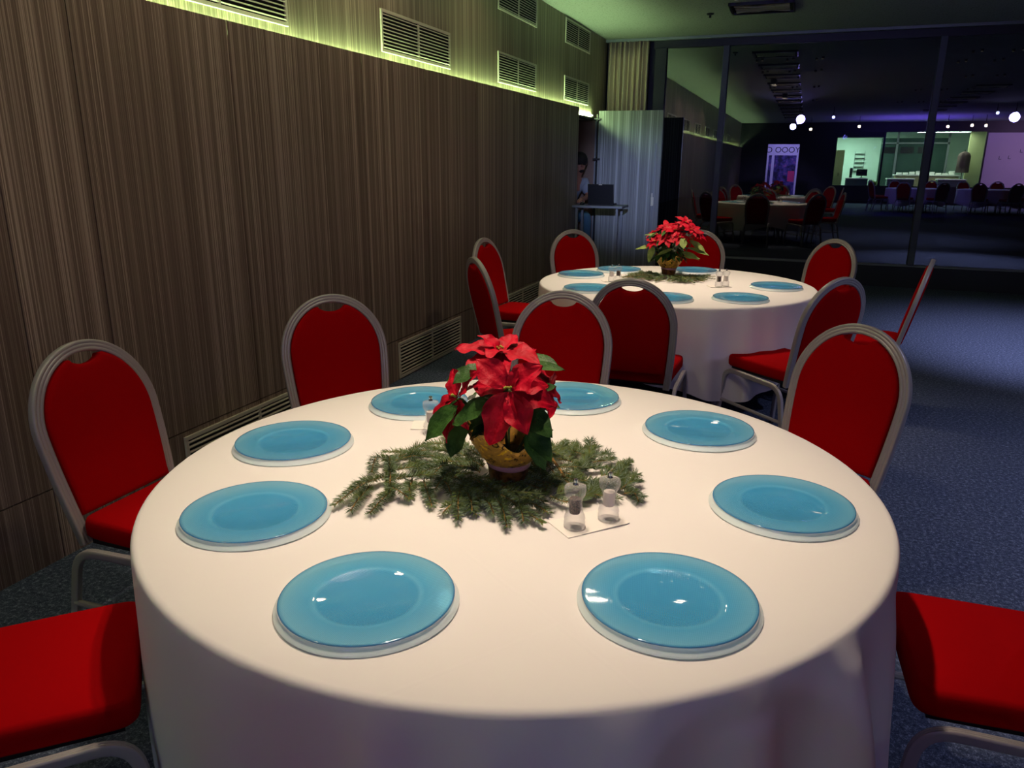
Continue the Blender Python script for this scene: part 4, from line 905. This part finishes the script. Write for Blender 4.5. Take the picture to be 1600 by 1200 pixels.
bm = NB(); [box(bm, a, a + 0.5, -15.119, -15.10, 1.95, 2.2) for a in (2.95, 3.6, 4.25)]; struct('trim_14', bm, 'black')
def simple(name, label, cat, lst, m, group=None, bev=0.004):
    bm = NB()
    for b in lst: box(bm, *b, bev=bev)
    return tag(obj(name, bm, m), label, cat, group)
cb = thing('filing_cabinet', 'tall beige cabinet at the left edge of the mirrored office', 'cabinet', (1.25, -14.2, 0)); boxes('body', [(-0.25, 0.17, -0.3, 0.3, 0, 2.05)], 'cab', cb, bev=0.005); boxes('handle', [(0.0, 0.02, 0.301, 0.32, 1.0, 1.15)], 'black', cb)
def desk(x, y, w_, label):
    t = thing('office_desk', label, 'desk', (x, y, 0), 0, 'desks in the mirrored office')
    boxes('desktop', [(-w_ / 2, w_ / 2, -0.35, 0.35, 0.92, 0.96)], 'card', t, bev=0.004); boxes('front_panel', [(-w_ / 2 + .03, w_ / 2 - .03, 0.28, 0.30, 0, 0.919)], 'desk', t); boxes('side_panel', [(-w_ / 2 + .02, -w_ / 2 + .05, -0.33, 0.279, 0, 0.919), (w_ / 2 - .05, w_ / 2 - .02, -0.33, 0.279, 0, 0.919)], 'desk', t)
desk(1.95, -13.2, 0.85, 'dark desk in the left bay of the mirrored office'); desk(3.55, -13.2, 1.0, 'desk in the middle bay of the mirrored office'); desk(5.35, -13.2, 1.0, 'desk in the right bay of the mirrored office')
mo = thing('office_chair', 'black office chair behind the left desk of the mirrored office', 'chair', (1.75, -13.95, 0))
boxes('backrest', [(-0.05, 0.05, -0.22, 0.22, 0.75, 1.35)], 'black', mo, bev=0.03); boxes('seat', [(-0.25, 0.25, -0.25, 0.25, 0.48, 0.55)], 'black', mo, bev=0.02)
bm = NB(); lathe(bm, [(0.28, 0.0), (0.28, 0.04), (0.03, 0.08), (0.03, 0.48)], 10); obj('base', bm, 'black', mo)
mn = thing('monitor', 'dark monitor on the left desk of the mirrored office', 'monitor', (2.12, -13.2, 0.961)); boxes('screen', [(-0.2, 0.2, -0.015, 0.015, 0.08, 0.34)], 'black', mn, bev=0.004); boxes('stand', [(-0.08, 0.08, -0.06, 0.06, 0, 0.015), (-0.02, 0.02, -0.01, 0.01, 0.015, 0.1)], 'black', mn)
sh = thing('wall_shelf', 'narrow ladder of thin shelves on the pale office wall', 'shelf', (2.15, -16.5, 0))
for k in range(5): boxes('shelf_board', [(-0.2, 0.2, 0.0, 0.1, 1.2 + 0.18 * k, 1.215 + 0.18 * k)], 'black', sh)
boxes('upright', [(-0.2, -0.185, 0, 0.02, 1.1, 2.05), (0.185, 0.2, 0, 0.02, 1.1, 2.05)], 'trim', sh)
op = thing('potted_palm', 'small green leafy plant in the mirrored office beside the left desk', 'potted plant', (2.62, -13.3, 0)); bm = NB(); lathe(bm, [(0, 0), (0.12, 0), (0.16, 0.62), (0, 0.6)], 20); obj('planter', bm, 'black', op)
V, F = [], []
for k in range(26):
    a = k * 2.4; leaf(V, F, (0, 0, 0.6), (math.cos(a), math.sin(a), rnd.uniform(1.2, 3.2)), (0, 0, 1), rnd.uniform(0.3, 0.42), 0.06, 0.35, 0.1, 0.0, rnd, nu=6, nv=2)
obj('foliage', (V, F), 'palegreen', op, smooth='all')
ct = thing('long_counter', 'pale counter piled with papers in the middle of the mirrored office', 'counter', (4.6, -14.4, 0)); boxes('countertop', [(-1.2, 1.2, -0.3, 0.3, 1.06, 1.10)], 'card', ct); boxes('cupboard', [(-1.15, 1.15, -0.28, 0.28, 0, 1.059)], 'cab', ct)
for k in range(9):
    x = 3.6 + 0.24 * k; simple('paper_stack', 'stack of papers on the mirrored office counter', 'papers', [(x - 0.09, x + 0.09, -14.5, -14.25, 1.1005, 1.12 + rnd.uniform(0.01, 0.14))], 'card', 'paper stacks in the mirrored office')
jk = thing('hanging_jacket', 'brown jacket hanging in the right bay of the mirrored office', 'jacket', (5.75, -13.6, 1.2))
bm = NB(); lathe(bm, [(0.0, 0), (0.22, 0.0), (0.21, 0.35), (0.22, 0.62), (0.16, 0.74), (0.05, 0.80), (0, 0.80)], 24, wob=lambda r_, z, a, k: (r_ * (1 + 0.08 * math.sin(6 * a)) * (0.55 + 0.45 * abs(math.cos(a))), z)); obj('jacket_body', bm, 'brownjacket', jk, smooth='all')
bm = NB(); sweep(bm, [(0, 0, -1.2), (0, 0, 0.86)], circ(0.015, 8)); sweep(bm, [(-.2, 0, -1.19), (.2, 0, -1.19)], circ(0.015, 8)); obj('coat_stand', bm, 'black', jk)
bm = NB(); box(bm, 5.9, 7.1, -14.0, -13.9, 0, 2.9); struct('wall_yellow', bm, 'yellowp')
t = thing('office_lamp', 'flat ceiling lamp fitting in the left bay of the mirrored office', 'ceiling lamp', (1.95, -14.6, 2.86)); boxes('fitting', [(-0.6, 0.6, -0.1, 0.1, -0.06, 0.035)], 'trim', t)
bm = NB(); box(bm, 6.25, 10.2, BACK + 0.001, BACK + 0.02, 0.68, 2.66); ps_ = thing('projection_screen', 'white wall screen lit purple at the right edge, mirrored in the glass', 'screen', (0, 0, 0)); obj('screen_surface', bm, 'screenw', ps_)
for k, (x, z) in enumerate(((6.75, 1.7), (7.05, 1.72), (7.4, 1.95), (7.58, 1.98))):
    bm = NB(); box(bm, x - 0.04, x - 0.02, BACK + 0.021, BACK + 0.023, z, z + 0.12); box(bm, x - 0.02, x + 0.05, BACK + 0.021, BACK + 0.023, z, z + 0.02); obj('printed_mark', bm, 'desk', ps_)
# tables and chairs behind
T3 = (3.45, -7.2); T4 = (5.55, -7.2)
for T_, nm in ((T3, 'left'), (T4, 'right')):
    banquet_table(T_, 'round table under the %s of the two mirrored cloths below the office' % nm)
    cloth(T_, 5, 0.25, 'white tablecloth on the %s of the two mirrored tables below the office window' % nm)
    for a in ((65, 110, 160, 205, 250, 295) if T_ is T3 else (70, 110, 250, 290, 340, 20)):
        place(T_, a, 'banquet chair silhouette mirrored in the glass at the tables below the office', 'mirrored chairs at the rear tables', 1.17)
for x, y, a in ((7.2, -4.2, 10), (7.9, -4.6, -30), (8.6, -5.4, 60), (7.4, -6.2, 80), (8.3, -7.0, 20)):
    dup(ch0, (x, y, 0), math.radians(a), 'banquet chair standing alone, mirrored at the right edge of the glass', 'mirrored loose chairs on the right')
# roll-up banner
bn = thing('roll_up_banner', 'purple-lit roll-up banner with a lettered white header, mirrored in the window', 'banner', (-0.82, -7.6, 0), PI)
M['bwhite'] = mat('banner_white', S(225, 220, 235), 0.6); M['bprint'] = mat('banner_print', S(50, 40, 90), 0.6); M['bletter'] = mat('banner_letter', S(20, 16, 40), 0.6); M['bpink'] = mat('banner_pink', S(210, 60, 110), 0.6)
setcol(M['bprint'], ramp(M['bprint'], noise(M['bprint'], coords(M['bprint'], (1, 1, 1)), 4, 5), [(0.42, S(22, 22, 60)), (0.55, S(80, 70, 140)), (0.68, S(200, 110, 150))]))
boxes('banner_sheet', [(-0.52, 0.52, -0.004, 0.004, 0.1, 2.15)], 'bwhite', bn); boxes('base', [(-0.55, 0.55, -0.1, 0.1, 0, 0.1)], 'trim', bn, bev=0.01)
boxes('printed_picture', [(-0.46, 0.27, -0.006, -0.0045, 0.3, 1.78), (0.36, 0.46, -0.006, -0.0045, 0.3, 1.78)], 'bprint', bn); boxes('pink_patch', [(-0.44, -0.22, -0.008, -0.0065, 0.9, 1.25)], 'bpink', bn)
cv = bpy.data.curves.new('lettering', 'FONT'); cv.body = 'YOOO C'; cv.size = 0.27; cv.align_x = 'CENTER'; cv.extrude = 0.001
to = bpy.data.objects.new('lettering', cv); C.objects.link(to); me = bpy.data.meshes.new_from_object(to); bpy.data.objects.remove(to)
me.materials.append(M['bletter']); lo = bpy.data.objects.new('lettering', me); C.objects.link(lo); lo.parent = bn; lo.location = (0, -0.006, 1.87); lo.rotation_euler = (PI / 2, 0, 0)
